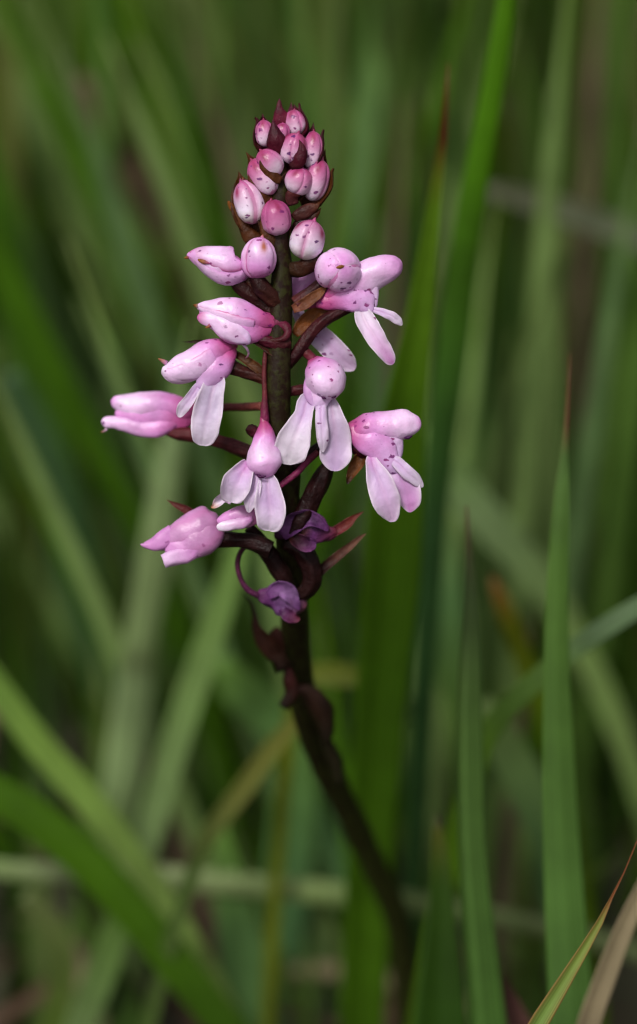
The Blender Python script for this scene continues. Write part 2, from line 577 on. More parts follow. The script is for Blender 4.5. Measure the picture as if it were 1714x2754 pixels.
LOBE = [(0, LAV), (0.35, LAV), (1, WHITE)]
def lobe(name, C, rows, parent, stops=LOBE, cup=0.32, dz=0.0, spots=-0.06, **kw):
    ln_ = math.hypot(rows[-1][0] - rows[0][0], rows[-1][1] - rows[0][1])
    n_ = len(rows) - 1
    bw = random.uniform(0.06, 0.13)
    rows = [(x, y, z - bw*ln_*math.sin(math.pi*i/n_) + 0.05*ln_*(i/n_)**3, w*(1.12 + random.uniform(-0.06, 0.06))) for i, (x, y, z, w) in enumerate(rows)]
    return strap(name, C.S(rows, dz), stops, M_LOBE, parent, cup=cup*1.1, spots=spots, groove=0.10, nh=15, nt=30, wave=kw.pop('wave', 0.17),
                 thick=kw.pop('thick', 9*U), edge=kw.pop('edge', (0.68, 0.56, 0.68)), **kw)

HOOD = [(0, DEEP), (0.16, ROSE), (0.40, PINK), (0.72, PALE), (0.92, PALE), (1, PINK)]
def spots_hood(a=0.5, b=0.18): return [(0, a), (0.3, a), (0.6, b), (1, b)]

def ridge(amount, n=3, ph=0.0):
    return lambda t, th: 1 + amount * np.cos(n*th + ph) * np.sin(math.pi*t) + 0.012*np.sin(5*th + 9*t)

# --- flower facing the camera, right of the stem
f, L = body('flower', C4.L([(520,175,10,24),(545,205,0,66),(580,255,-30,122),(612,320,-62,152),(628,375,-88,152),(634,425,-100,122),(636,462,-104,70),(637,480,-106,0)], flat=0.95),
            [(0, DEEP), (0.10, ROSE), (0.28, PINK), (0.6, PALE), (1, PALE)], M_PETAL, orchid, spots=[(0,0.6),(0.5,0.42),(1,0.25)], nt=34, nh=28,
            warp=lambda t, th: 1 - 0.05*np.exp(-((th-4.9)/0.25)**2)*t + 0.02*np.cos(3*th+1)*t)
tag(f, 'hooded flower facing forward right of the stem with three hanging lobes')
for q in ([(592,455,-150,5),(606,466,-166,10),(624,470,-172,5)], [(672,470,-172,5),(690,462,-166,11),(706,446,-152,5)]):
    tube('throat_shade', C4, q, [(0,(0.10,0.01,0.09)),(1,(0.06,0.008,0.06))], f, nt=10)  # dark solids standing in for the shaded recess of the hood mouth
body('hood_skirt', C4.L([(590,370,-90,90),(585,440,-96,96),(580,490,-98,74),(585,535,-98,46),(590,570,-98,0)], flat=0.6), [(0,PALE),(1,LAV)], M_PETAL, f, spots=0.45)
strap('hood_margin', C4.S([(500,300,-95,20),(495,380,-120,44),(515,460,-125,42),(545,520,-118,26),(552,555,-112,0)]), [(0,PINK),(1,LAV)], M_LOBE, f, cup=-0.35, thick=10*U, spots=0.15)
lobe('side_sepal', C4, [(520,450,-70,30),(480,500,-80,62),(462,580,-95,62),(425,680,-120,88),(385,790,-135,112),(352,885,-120,104),(338,960,-105,0)], f, stops=[(0,LAV),(0.3,LAV),(0.6,WHITE),(1,(0.70,0.63,0.71))], cup=0.18, wave=0.10)
lobe('side_sepal', C4, [(650,470,-60,34),(668,560,-62,62),(688,680,-55,88),(696,800,-50,106),(692,920,-60,100),(688,1008,-75,0)], f, stops=[(0,(0.48,0.36,0.52)),(0.5,(0.50,0.37,0.55)),(1,LAV)], cup=0.14, spots=-0.08)  # duller than the left lobe: its shade is put into the colour
lobe('lip', C4, [(585,470,-100,26),(590,560,-118,38),(594,670,-128,40),(600,780,-135,40),(603,868,-130,0)], f, cup=-0.25, spots=0.12)
tube('spur', C4, [(405,92,70,22),(432,102,40,34),(470,125,15,36),(510,165,5,34),(545,205,0,40)], [(0,REDST),(0.6,REDST),(1,DEEP)], f)
tube('ovary', C4, [(530,430,40,30),(450,410,60,40),(380,415,55,36),(310,440,20,20)], [(0,DARKWINE),(1,REDST)], f)

# --- flower in front of the stem, spur running up the stalk
f, L = body('flower', C4.L([(166,600,-60,30),(172,670,-70,44),(172,740,-82,84),(168,820,-95,112),(166,900,-112,128),(168,965,-125,128),(172,1015,-130,92),(174,1052,-130,0)], flat=0.8),
            [(0, DEEP), (0.12, MAG), (0.25, ROSE), (0.38, PINK), (0.65, PALE), (1, PINK)], M_PETAL, orchid, spots=[(0,0.4),(0.35,0.4),(0.6,0.1),(1,0.1)], nt=32, nh=28,
            warp=lambda t, th: 1 - 0.07*np.exp(-((th-1.55)/0.16)**2)*np.clip(t*2.2-1,0,1))
tag(f, 'hooded flower hanging in front of the stem with its long spur along the stalk')
tube('throat_shade', C4, [(108,1020,-150,5),(126,1042,-160,11),(160,1050,-172,9),(184,1046,-172,4)], [(0,(0.10,0.01,0.09)),(1,(0.06,0.008,0.06))], f, nt=12)  # dark crescent in place of the shadowed opening under the hood
tube('spur', C4, [(168,640,-70,34),(166,540,-66,28),(172,440,-62,22),(168,300,-58,20),(172,180,-54,18),(176,90,-40,12)], [(0,MAG),(0.35,REDST),(1,REDST)], f)
lobe('side_sepal', C5, [(690,95,-78,24),(650,160,-92,56),(618,225,-100,72),(598,280,-96,62),(590,328,-84,0)], f, cup=0.45, stops=[(0,PINK),(0.4,LAV),(1,WHITE)])
lobe('lip', C5, [(735,160,-95,22),(722,230,-104,38),(705,300,-108,40),(694,345,-104,28),(688,382,-100,0)], f, cup=0.1)
lobe('side_sepal', C5, [(790,155,-84,28),(800,235,-84,56),(810,320,-86,76),(816,400,-90,80),(812,455,-88,62),(806,490,-84,0)], f, cup=0.30, stops=[(0,(0.52,0.38,0.58)),(0.5,LAV),(1,WHITE)])
tube('ovary', C4, [(150,760,-20,52),(100,720,30,48),(60,690,60,40)], [(0,WINE),(1,DARKWINE)], f)

# --- right lower flower, in profile
f, L = body('flower', C4.L([(752,686,20,30),(790,692,10,54),(850,696,0,86),(930,688,-10,110),(1030,676,-20,112),(1130,668,-25,110),(1220,664,-28,100),(1285,652,-28,66),(1326,640,-28,0)], flat=0.85),
            HOOD, M_PETAL, orchid, spots=spots_hood(0.4, 0.08), nt=34, nh=26, warp=ridge(0.02))
tag(f, 'hooded flower in profile at the right end of the lower spike')
tube('throat_shade', C4, [(1200,764,-60,5),(1228,764,-74,12),(1262,748,-80,5)], [(0,(0.12,0.02,0.14)),(1,(0.08,0.01,0.09))], f, nt=10)  # dark sliver painting the shade inside the mouth
body('hood_skirt', C4.L([(756,690,-5,26),(840,728,-22,84),(940,775,-40,120),(1030,835,-50,118),(1085,915,-54,92),(1120,985,-54,62),(1138,1040,-52,0)], flat=0.62), [(0,DEEP),(0.15,ROSE),(0.4,PINK),(1,LAV)], M_PETAL, f, spots=[(0,0.35),(0.6,0.6),(1,0.4)], nt=28, nh=24)
strap('hood_margin', C4.S([(1080,700,-75,60),(1120,790,-72,78),(1135,860,-64,64),(1140,920,-58,40)]), [(0,PALE),(1,LAV)], M_LOBE, f, cup=-0.3, thick=14*U, spots=0.5)
lobe('side_sepal', C4, [(950,880,-66,14),(970,960,-72,52),(1020,1090,-82,88),(1070,1220,-86,92),(1100,1310,-82,72),(1116,1388,-76,0)], f, stops=[(0,PINK),(0.3,LAV),(1,PALE)], cup=0.2, spots=0.0)
lobe('side_sepal', C4, [(1090,900,-40,40),(1150,990,-42,76),(1210,1110,-44,92),(1245,1220,-44,80),(1256,1312,-42,0)], f, stops=[(0,LAV),(1,PINK)], cup=0.12)
lobe('lip', C4, [(1090,890,-80,26),(1150,945,-88,40),(1220,1010,-88,44),(1290,1075,-80,40),(1345,1128,-70,0)], f, cup=-0.2)
tube('ovary', C4, [(960,885,0,14),(900,868,5,42),(820,815,30,46),(720,770,60,42),(600,810,70,38),(480,900,60,34),(380,980,50,26)], [(0,WINE),(0.4,DARKWINE),(1,DARKWINE)], f)
strap('bract', C4.S([(905,880,15,30),(870,930,10,52),(830,990,10,42),(800,1050,12,28),(785,1105,14,0)]), [(0,BROWN),(0.5,(0.24,0.085,0.025)),(1,DARKWINE)], M_BRACT, f, cup=0.6, thick=8*U, wave=0.3)

# --- upper right flower, in profile
f, L = body('flower', C2.L([(790,488,30,16),(840,470,25,26),(900,450,18,42),(970,420,10,70),(1060,372,0,92),(1150,322,-5,96),(1230,282,-8,92),(1300,255,-10,78),(1342,240,-10,54),(1362,232,-10,0)], flat=0.85),
            [(0, DEEP), (0.16, MAG), (0.3, ROSE), (0.42, PINK), (0.7, PALE), (1, PINK)], M_PETAL, orchid, spots=[(0,0.35),(0.5,0.3),(0.75,0.05),(1,0.05)], nt=34, nh=26, warp=ridge(0.02))
tag(f, 'hooded flower in profile behind the round bud at upper right')
body('hood_skirt', C2.L([(860,462,-2,24),(960,448,-14,58),(1060,428,-28,86),(1130,445,-34,80),(1172,492,-34,46),(1188,524,-34,0)], flat=0.62), [(0,MAG),(0.25,ROSE),(0.5,PINK),(1,LAV)], M_PETAL, f, spots=[(0,0.35),(0.6,0.55),(1,0.4)], nt=28, nh=24)
strap('hood_margin', C2.S([(1190,330,-60,36),(1200,400,-50,32),(1195,470,-42,28),(1190,515,-38,14)]), [(0,PALE),(1,LAV)], M_LOBE, f, cup=-0.3, thick=12*U, spots=0.3)
lobe('side_sepal', C2, [(1120,500,-40,26),(1150,560,-46,50),(1195,640,-52,50),(1240,710,-54,44),(1285,775,-52,34),(1315,815,-48,0)], f, stops=[(0,WHITE),(0.5,PALE),(1,PINK)], cup=0.3, spots=0.1)
lobe('lip', C2, [(1180,502,-44,14),(1240,512,-50,20),(1300,535,-52,24),(1345,565,-48,22),(1370,592,-44,0)], f, cup=-0.15)
tube('ovary', C2, [(1085,505,10,10),(1040,508,5,26),(960,538,0,34),(870,602,0,34),(800,682,0,36),(745,765,5,34),(700,830,20,26)], [(0,DARKWINE),(0.5,(0.085,0.014,0.018)),(1,DARKWINE)], f)
strap('bract', C2.S([(740,650,30,22),(790,590,40,46),(850,545,44,50),(920,505,40,34),(965,488,36,0)]), [(0,BROWN),(0.5,(0.26,0.075,0.012)),(1,(0.22,0.06,0.01))], M_BRACT, f, cup=0.3, thick=8*U)

# --- flower behind the stem on the right
f, L = body('flower', C2.L([(660,470,170,20),(720,425,170,55),(790,352,170,84),(860,285,170,86),(930,240,170,62),(970,220,170,0)], flat=0.8),
            [(0, ROSE), (0.3, PINK), (1, PINK)], M_PETAL, orchid, spots=0.1, nt=26, nh=22)
tag(f, 'pink flower half hidden behind the stem')
lobe('side_sepal', C2, [(770,560,160,36),(840,620,160,50),(920,690,160,58),(990,760,158,60),(1040,808,156,52),(1092,850,155,0)], f, stops=[(0,LAV),(1,(0.55,0.38,0.56))], spots=0.15)
lobe('lip', C2, [(745,500,150,20),(765,530,150,32),(775,565,150,28),(778,595,150,0)], f)

# --- left open flower
f, L = body('flower', C3.L([(1180,228,30,26),(1130,240,20,56),(1070,262,5,92),(990,300,-10,124),(890,358,-25,136),(790,408,-38,126),(700,436,-46,108),(630,448,-50,84),(585,440,-50,54),(560,425,-50,0)], flat=0.9),
            [(0, DEEP), (0.10, MAG), (0.2, ROSE), (0.36, PINK), (0.6, PALE), (0.9, PALE), (1, WHITE)], M_PETAL, orchid, spots=[(0,0.45),(0.35,0.4),(0.6,0.12),(1,0.15)], nt=36, nh=28, warp=ridge(0.02))
tag(f, 'hooded flower on the left with one broad lobe hanging down')
shell('petal', L, 1.15, 0.85, [(0,PINK),(0.5,PALE),(1,PALE)], M_PETAL, f, spots=0.15, proud=0.05, t0=0.35, t1=0.93, edge=ROSE)
tube('tip', C3, [(600,385,-60,20),(568,368,-58,15),(530,348,-55,4)], [(0,PINK),(0.5,(0.75,0.30,0.30)),(1,ORANGE)], f, nt=10)
body('hood_skirt', C3.L([(1150,250,0,30),(1085,320,-25,92),(1015,400,-48,120),(950,480,-60,100),(900,545,-62,62),(868,588,-62,0)], flat=0.62), [(0,MAG),(0.2,ROSE),(0.4,PINK),(1,LAV)], M_PETAL, f, spots=[(0,0.4),(0.6,0.5),(1,0.4)], nt=28, nh=24)
lobe('side_sepal', C3, [(1010,480,-60,54),(985,580,-70,84),(955,690,-78,100),(930,810,-80,110),(912,930,-82,106),(904,1000,-80,80),(898,1056,-78,0)], f, stops=[(0,(0.46,0.36,0.52)),(0.5,(0.50,0.40,0.57)),(1,WHITE)], cup=0.22)  # upper part darkened: the lobe's shade is painted into its stops
lobe('lip', C3, [(870,560,-62,24),(830,610,-58,34),(780,680,-52,40),(730,750,-46,44),(690,822,-42,0)], f, cup=0.2)
tube('ovary', C3, [(1060,330,40,30),(1110,400,45,60),(1200,445,40,54),(1310,480,25,50),(1400,515,10,46)], [(0,DARKWINE),(0.7,(0.10,0.022,0.018)),(1,(0.16,0.04,0.025))], f)
strap('bract', C3.S([(1400,480,-25,40),(1300,395,-20,36),(1200,330,20,30),(1000,240,70,24),(860,210,80,16),(720,205,84,0)]), [(0,BROWN),(0.5,(0.12,0.05,0.015)),(1,DARKWINE)], M_BRACT, f, cup=0.4, thick=8*U, round_end=False)

# --- left blurred flower further back
f, L = body('flower', C3.L([(880,765,520,30),(820,768,520,62),(720,760,520,100),(590,740,520,120),(440,728,520,118),(300,722,520,96),(200,706,520,66),(160,694,520,36),(145,690,520,0)], flat=0.85),
            HOOD, M_PETAL, orchid, spots=spots_hood(0.3, 0.1), nt=30, nh=24)
tag(f, 'half open pink flower at the far left on a long stalk')
body('inner_petal', C3.L([(880,780,530,30),(780,800,525,92),(640,812,520,140),(500,808,515,150),(360,798,515,126),(250,786,515,74),(195,780,515,0)], flat=0.55), [(0,MAG),(0.25,ROSE),(0.5,PINK),(1,PINK)], M_PETAL, f, spots=0.2, nt=28, nh=24)
body('side_sepal', C3.L([(740,830,500,16),(650,870,490,60),(520,905,480,84),(380,910,480,76),(250,885,480,62),(150,868,480,52),(90,868,480,40),(62,872,480,0)], flat=0.6),
     [(0, ROSE), (0.35, PINK), (1, PALE)], M_PETAL, f, spots=0.12, nt=26, nh=20)
tube('tip', C3, [(110,915,470,14),(85,935,470,10),(62,940,470,4)], [(0,PALE),(1,ORANGE)], f, nt=8)
tube('spur', C3, [(860,762,520,40),(960,750,510,36),(1080,742,480,34),(1220,740,400,36),(1380,735,200,36)], [(0,MAG),(0.3,REDST),(1,(0.30,0.075,0.06))], f)
tube('ovary', C3, [(560,935,510,14),(660,950,500,44),(800,965,470,52),(950,995,420,54),(1100,1045,330,56),(1250,1105,200,58),(1420,1190,60,50)], [(0,REDST),(0.3,(0.12,0.02,0.025)),(1,DARKWINE)], f)

# --- closed flower on the left with the curled spur
f, L = body('flower', C2.L([(640,575,-20,34),(600,572,-30,48),(540,562,-45,68),(460,548,-58,90),(380,528,-64,92),(300,506,-66,72),(235,492,-64,48),(195,484,-62,28),(168,480,-60,0)], flat=0.95),
            [(0, DEEP), (0.08, MAG), (0.2, ROSE), (0.36, PINK), (0.7, PALE), (1, PALE)], M_PETAL, orchid, spots=[(0,0.6),(0.3,0.5),(0.55,0.2),(1,0.05)], nt=34, nh=26)
tag(f, 'closed pink flower left of the stem with its spur curled in a loop')
body('inner_petal', C2.L([(630,580,-20,36),(560,590,-34,74),(470,600,-50,104),(390,588,-58,112),(300,556,-62,84),(230,524,-62,46),(190,508,-60,0)], flat=0.7), [(0,MAG),(0.2,ROSE),(0.4,PINK),(1,PINK)], M_PETAL, f, spots=[(0,0.6),(0.4,0.4),(1,0.1)], nt=28, nh=24)
shell('petal', L, 0.9, 0.62, [(0,PINK),(0.5,PALE),(1,PALE)], M_PETAL, f, spots=0.15, proud=0.06, t0=0.3, t1=0.96, edge=ROSE)
body('side_sepal', C2.L([(468,700,-96,6),(450,672,-100,46),(400,632,-108,70),(330,596,-110,68),(260,566,-104,52),(205,548,-96,36),(180,540,-92,0)], flat=0.55),
     [(0, LAV), (0.3, PALE), (0.8, PALE), (1, ROSE)], M_PETAL, f, spots=0.3, nt=26, nh=20)
tube('tip', C2, [(185,484,-62,14),(165,480,-62,10),(150,476,-62,3)], [(0,PALE),(0.5,ORANGE),(1,BROWN)], f, nt=8)
tube('tip', C2, [(250,590,-130,12),(235,600,-130,9),(218,606,-128,3)], [(0,ROSE),(0.5,ORANGE),(1,ORANGE)], f, nt=8)
tube('spur', C2, [(600,572,-34,44),(650,580,-40,36),(690,600,-52,28),(702,632,-64,22),(685,664,-70,20),(645,682,-70,18),(600,684,-66,14)], [(0,MAG),(0.35,(0.13,0.014,0.035)),(1,(0.09,0.016,0.014))], f, nt=28)
tube('ovary', C2, [(470,665,-40,10),(520,668,-40,24),(590,690,-42,34),(660,705,-40,40),(710,690,-25,34)], [(0,DARKWINE),(0.5,WINE),(1,(0.10,0.02,0.02))], f)
tube('stamen_filament', C2, [(440,700,-90,10),(460,730,-80,8),(470,760,-60,7),(450,790,-40,4)], [(0,PALE),(1,REDST)], f, nt=10)
strap('bract', C2.S([(700,720,-20,30),(640,735,-40,44),(580,712,-48,36),(520,690,-50,20),(470,672,-52,0)]), [(0,(0.10,0.03,0.012)),(1,DARKWINE)], M_BRACT, f, cup=0.5, thick=8*U)

# --- lower left fading flower
f, L = body('flower', C5.L([(520,410,140,30),(495,430,140,84),(430,460,138,106),(350,500,135,104),(270,530,132,84),(200,548,130,62),(130,564,130,40),(62,572,130,0)], flat=0.8),
            [(0, (0.36,0.14,0.30)), (0.25, (0.46,0.20,0.41)), (0.6, (0.52,0.24,0.47)), (1, PINK)], M_PETAL, orchid, spots=0.05, nt=32, nh=26,
            warp=lambda t, th: 1 + 0.04*np.sin(4*th+7*t) + 0.035*np.sin(9*t*2 + 2*th), wob=5.0)
tag(f, 'crumpled fading pink flower on the lower left')
body('inner_petal', C5.L([(520,450,130,50),(460,490,120,110),(390,540,112,112),(320,575,105,88),(250,596,100,58),(205,612,100,0)], flat=0.6), [(0,(0.36,0.14,0.30)),(0.5,(0.46,0.20,0.41)),(1,PINK)], M_PETAL, f, nt=26, nh=24, wob=6)
strap('side_sepal', C5.S([(480,500,70,30),(430,560,60,50),(360,600,52,56),(280,638,48,54),(220,660,46,48),(190,672,46,40)]), [(0,(0.46,0.20,0.41)),(0.5,PINK),(1,PALE)], M_LOBE, f, cup=-0.45, thick=9*U, wave=0.18, round_end=False, wob=5)
strap('side_sepal', C5.S([(250,490,84,46),(190,540,72,52),(140,575,72,36),(100,580,76,18),(60,572,84,0)]), [(0,PINK),(1,PINK)], M_LOBE, f, cup=-0.3, thick=9*U)
tube('ovary', C5, [(420,540,170,30),(500,540,165,46),(600,545,155,44),(720,560,140,48),(820,600,130,48)], [(0,REDST),(0.3,DARKWINE),(1,(0.03,0.01,0.01))], f)
strap('bract', C5.S([(420,440,190,30),(340,380,200,26),(280,345,205,18),(210,312,210,0)]), [(0,WINE),(1,(0.16,0.03,0.02))], M_BRACT, f, cup=0.4, thick=8*U, round_end=False)

# --- small closed flower behind the front one
f, L = body('flower', C5.L([(780,400,60,30),(720,400,50,54),(640,410,40,62),(570,425,35,52),(520,440,32,30),(500,446,32,0)], flat=0.8),
            [(0, ROSE), (0.4, (0.46,0.20,0.40)), (1, PINK)], M_PETAL, orchid, spots=0.1, nt=24, nh=20, warp=ridge(0.05, 3))
tag(f, 'small fading flower tucked behind the front flower')
body('side_sepal', C5.L([(710,420,5,16),(640,450,-5,36),(570,468,-8,32),(525,470,-8,24),(505,464,-8,0)], flat=0.6), [(0,PINK),(1,WHITE)], M_PETAL, f, spots=0.15, nt=20, nh=16)
strap('petal_remnant', C5.S([(590,330,20,10),(545,300,14,26),(515,320,10,28),(490,345,10,16),(470,352,12,0)]), [(0,PALE),(0.6,WHITE),(1,ORANGE)], M_LOBE, f, cup=0.9, thick=6*U, wave=0.5)
tube('spur', C5, [(840,262,-10,18),(900,205,-6,18),(960,160,0,19),(1030,90,10,20),(1090,30,24,20)], [(0,MAG),(0.7,MAG),(1,REDST)], f)
tube('ovary', C5, [(940,520,150,40),(1000,420,150,56),(1060,300,140,60),(1110,200,120,54),(1150,110,100,36)], [(0,DARKWINE),(1,(0.03,0.008,0.008))], f)

# --- withered flowers low on the spike
rough_w = lambda a: (lambda t, th: 1 + a*np.sin(5*th + 11*t) + a*np.sin(3*th - 17*t + 1.0) + 0.5*a*np.sin(9*th + 23*t))
f, L = body('withered_flower', C5W.L([(840,540,90,10),(880,500,85,44),(950,470,78,72),(1020,470,75,84),(1090,490,78,76),(1150,505,84,44),(1200,495,90,24)], flat=0.8),
            [(0, DARKWINE), (0.3, PURP), (0.45, (0.20,0.08,0.03)), (0.65, PURP), (1, (0.20,0.03,0.05))], M_BRACT, orchid, nt=36, nh=26, warp=rough_w(0.08), wob=8.0)
tag(f, 'withered purple flower with reddish pointed tip')
strap('shrivelled_petal', C5W.S([(880,520,20,30),(950,450,10,56),(1040,420,6,50),(1110,450,12,30),(1150,490,30,0)]), [(0,PURP),(0.5,(0.26,0.09,0.30)),(1,PURP)], M_BRACT, f, cup=0.6, thick=8*U, wave=0.4)
strap('shrivelled_petal', C5W.S([(930,520,10,20),(980,550,4,44),(1040,575,8,40),(1080,560,20,0)]), [(0,(0.14,0.04,0.02)),(1,PURP)], M_BRACT, f, cup=0.6, thick=8*U, wave=0.4)
strap('tip', C5W.S([(1150,505,84,26),(1210,485,90,30),(1270,445,98,26),(1310,412,104,14),(1360,380,110,0)]), [(0,(0.16,0.02,0.05)),(0.5,(0.28,0.05,0.04)),(1,(0.14,0.03,0.02))], M_BRACT, f, cup=0.5, thick=8*U, round_end=False)
tube('ovary', C5W, [(900,560,150,40),(980,590,150,58),(1040,670,150,60),(1060,750,170,58),(1030,830,200,50),(960,880,230,36)], [(0,DARKWINE),(1,(0.025,0.008,0.007))], f)
strap('bract', C5W.S([(990,880,200,30),(1060,770,190,36),(1130,700,186,30),(1200,640,180,26),(1280,578,176,22),(1330,535,172,14),(1375,505,170,0)]),
      [(0,(0.03,0.01,0.008)),(0.45,(0.05,0.014,0.012)),(0.7,(0.22,0.085,0.06)),(1,(0.20,0.09,0.05))], M_BRACT, f, cup=0.5, thick=8*U, round_end=False)

f, L = body('withered_flower', C5W.L([(735,862,230,12),(780,870,230,44),(840,880,228,74),(900,900,228,84),(955,920,230,68),(1000,935,232,40),(1022,940,234,0)], flat=0.8),
            [(0, (0.13,0.03,0.10)), (0.3, PURP), (0.6, (0.31,0.14,0.37)), (1, (0.22,0.06,0.09))], M_BRACT, orchid, nt=32, nh=26, warp=rough_w(0.07), wob=8.0)
tag(f, 'withered violet flower drooping on a thin curved stalk')
strap('shrivelled_petal', C5W.S([(800,870,165,20),(860,830,158,46),(920,850,160,50),(960,910,170,30),(985,950,180,0)]), [(0,PURP),(0.6,(0.34,0.16,0.40)),(1,PURP)], M_BRACT, f, cup=0.4, thick=8*U, wave=0.4)
strap('shrivelled_petal', C5W.S([(880,940,180,20),(920,985,178,38),(960,1005,180,26),(985,1000,186,0)]), [(0,PURP),(1,(0.16,0.03,0.05))], M_BRACT, f, cup=0.6, thick=8*U, wave=0.3)
tube('flower_stalk', C5W, [(745,868,230,22),(690,838,222,17),(645,780,214,15),(626,710,206,15),(632,640,196,15),(662,588,185,14),(720,565,165,12)], [(0,(0.12,0.02,0.08)),(1,(0.11,0.02,0.04))], f, nt=30)
tube('ovary', C5W, [(690,470,110,30),(760,560,150,44),(840,680,190,52),(900,780,220,50),(930,880,250,40)], [(0,DARKWINE),(1,(0.025,0.008,0.007))], f)

# --- bracts on the lower stem
def lone_bract(C, rows, stops, label=None, **kw):
    o = strap('bract', C.S(rows), stops, M_BRACT, orchid, thick=8*U, **kw)
    if label: o['label'] = label
    return o
lone_bract(C6, [(360,420,690,30),(320,360,670,40),(270,300,640,52),(220,240,610,48),(185,180,590,26),(180,110,570,12),(160,40,560,8),(90,-20,560,0)],
           [(0,(0.022,0.011,0.007)),(0.4,(0.050,0.015,0.008)),(1,(0.019,0.007,0.006))], 'brown bract with a thread-like tip', cup=0.5, round_end=False)
lone_bract(C6, [(330,440,700,30),(310,330,660,42),(300,240,630,44),(310,180,620,0)], [(0,(0.017,0.011,0.006)),(1,(0.050,0.011,0.007))], cup=0.3)
lone_bract(C6, [(590,850,1040,20),(585,760,1000,52),(560,670,960,70),(510,590,920,62),(460,545,880,34),(425,530,860,0)],
           [(0,(0.017,0.012,0.006)),(0.5,(0.030,0.013,0.007)),(0.85,(0.055,0.025,0.017)),(1,(0.110,0.050,0.039))], 'dark papery sheath leaf hugging the bent stem', cup=-0.6)
lone_bract(C6, [(660,1080,1400,16),(640,960,1330,40),(600,860,1260,36),(560,780,1200,0)], [(0,(0.022,0.019,0.008)),(1,(0.044,0.033,0.017))], cup=-0.5)
lone_bract(C6, [(340,640,760,30),(390,560,740,40),(380,480,715,36),(370,400,700,0)], [(0,(0.017,0.011,0.006)),(1,(0.066,0.011,0.011))], cup=-0.4)
lone_bract(C2, [(660,480,-20,30),(600,420,-40,52),(540,370,-44,58),(480,330,-40,46),(430,290,-30,22),(405,240,-20,0)], [(0,(0.090,0.027,0.015)),(0.5,(0.066,0.018,0.009)),(1,(0.096,0.024,0.007))], cup=-0.5, round_end=False, wave=0.25)
lone_bract(C2, [(600,510,-24,20),(560,470,-36,40),(590,400,-44,40),(640,430,-44,0)], [(0,(0.132,0.042,0.018)),(1,(0.078,0.024,0.012))], cup=-0.5, round_end=False, wave=0.25)

# --- buds
BUD_A = [(0, WHITE), (0.30, (0.60,0.40,0.54)), (0.58, (0.50,0.17,0.34)), (0.85, (0.38,0.055,0.18)), (1, DEEP)]
BUD_W = [(0, (0.60,0.55,0.48)), (0.3, WHITE), (0.65, (0.58,0.36,0.52)), (1, (0.42,0.08,0.24))]
BUD_M = [(0, (0.56,0.36,0.48)), (0.3, (0.48,0.17,0.33)), (0.7, (0.40,0.07,0.22)), (1, DEEP)]
BUD_P = [(0, (0.48,0.13,0.34)), (0.3, PINK), (0.7, PALE), (1, PINK)]
def bud(C, base, tip, r, stops, label, roll=0.0, flat=0.95, spots=0.46, ref=None, tipcol=DEEP, proud=0.10, streak=1.0, bend=0.08, back=None, nub=True, edge_mix=0.45):
    b, t = np.array(base, float), np.array(tip, float)
    prof = [(0, 0), (0.06, 0.55), (0.20, 0.88), (0.42, 1.0), (0.65, 0.96), (0.82, 0.78), (0.94, 0.48), (1, 0)]
    side = np.array([-(t-b)[1], (t-b)[0], 0])*random.uniform(-bend, bend)
    rows = [(*(b + (t-b)*s + side*math.sin(s*math.pi)), 1.04*r*k) for s, k in prof]
    core = [(q, tuple(0.35*np.array(c_) + 0.65*np.array(ROSE))) for q, c_ in stops]  # core tinted towards rose, so groove shade between sepals comes from colour
    o, L = body('bud', C.L(rows, flat=flat), core, M_PETAL, orchid, spots=0, nt=24, nh=22, ref=ref, wob=1.5, warp=lambda q, th: 0.97 + 0*q*th)
    o['label'] = label
    for i in range(3):
        shell('sepal', L, roll + i*2*math.pi/3 + random.uniform(-0.12, 0.12), random.uniform(1.02, 1.12), stops, M_PETAL, o, spots=spots,
              proud=proud + random.uniform(-0.02, 0.03), edge=tuple((1-edge_mix)*np.array(stops[2][1]) + edge_mix*np.array(ROSE)), streak=(tipcol, streak), nt=22, nh=15)
    if nub:
        v = t - b
        tube('tip', C, [(*(b + v*0.93), 0.24*r), (*(b + v*1.01), 0.13*r), (*(b + v*1.07 + np.array([0.02*r, 0, 0])), 0.03*r)], [(0, stops[-1][1]), (1, tipcol)], o, M_PETAL, nt=7)
    if back is not None:        # the bract it grew from, clasping it from behind
        k = r*0.92
        q = lambda s_, w_: (*(b + (t-b)*s_ + np.array([0, 0, k])), w_*r)
        strap('bract', C.S([q(-0.30, 0.35), q(-0.08, 0.95), q(0.25, 1.22), q(0.60, 1.10), q(0.90, 0.62), q(1.10, 0.20), q(1.26, 0)]),
              [(0, tuple(0.7*np.array(back))), (0.6, back), (1, back)], M_BRACT, o, cup=0.55, thick=8*U, round_end=False, wave=0.12)
    return o, L

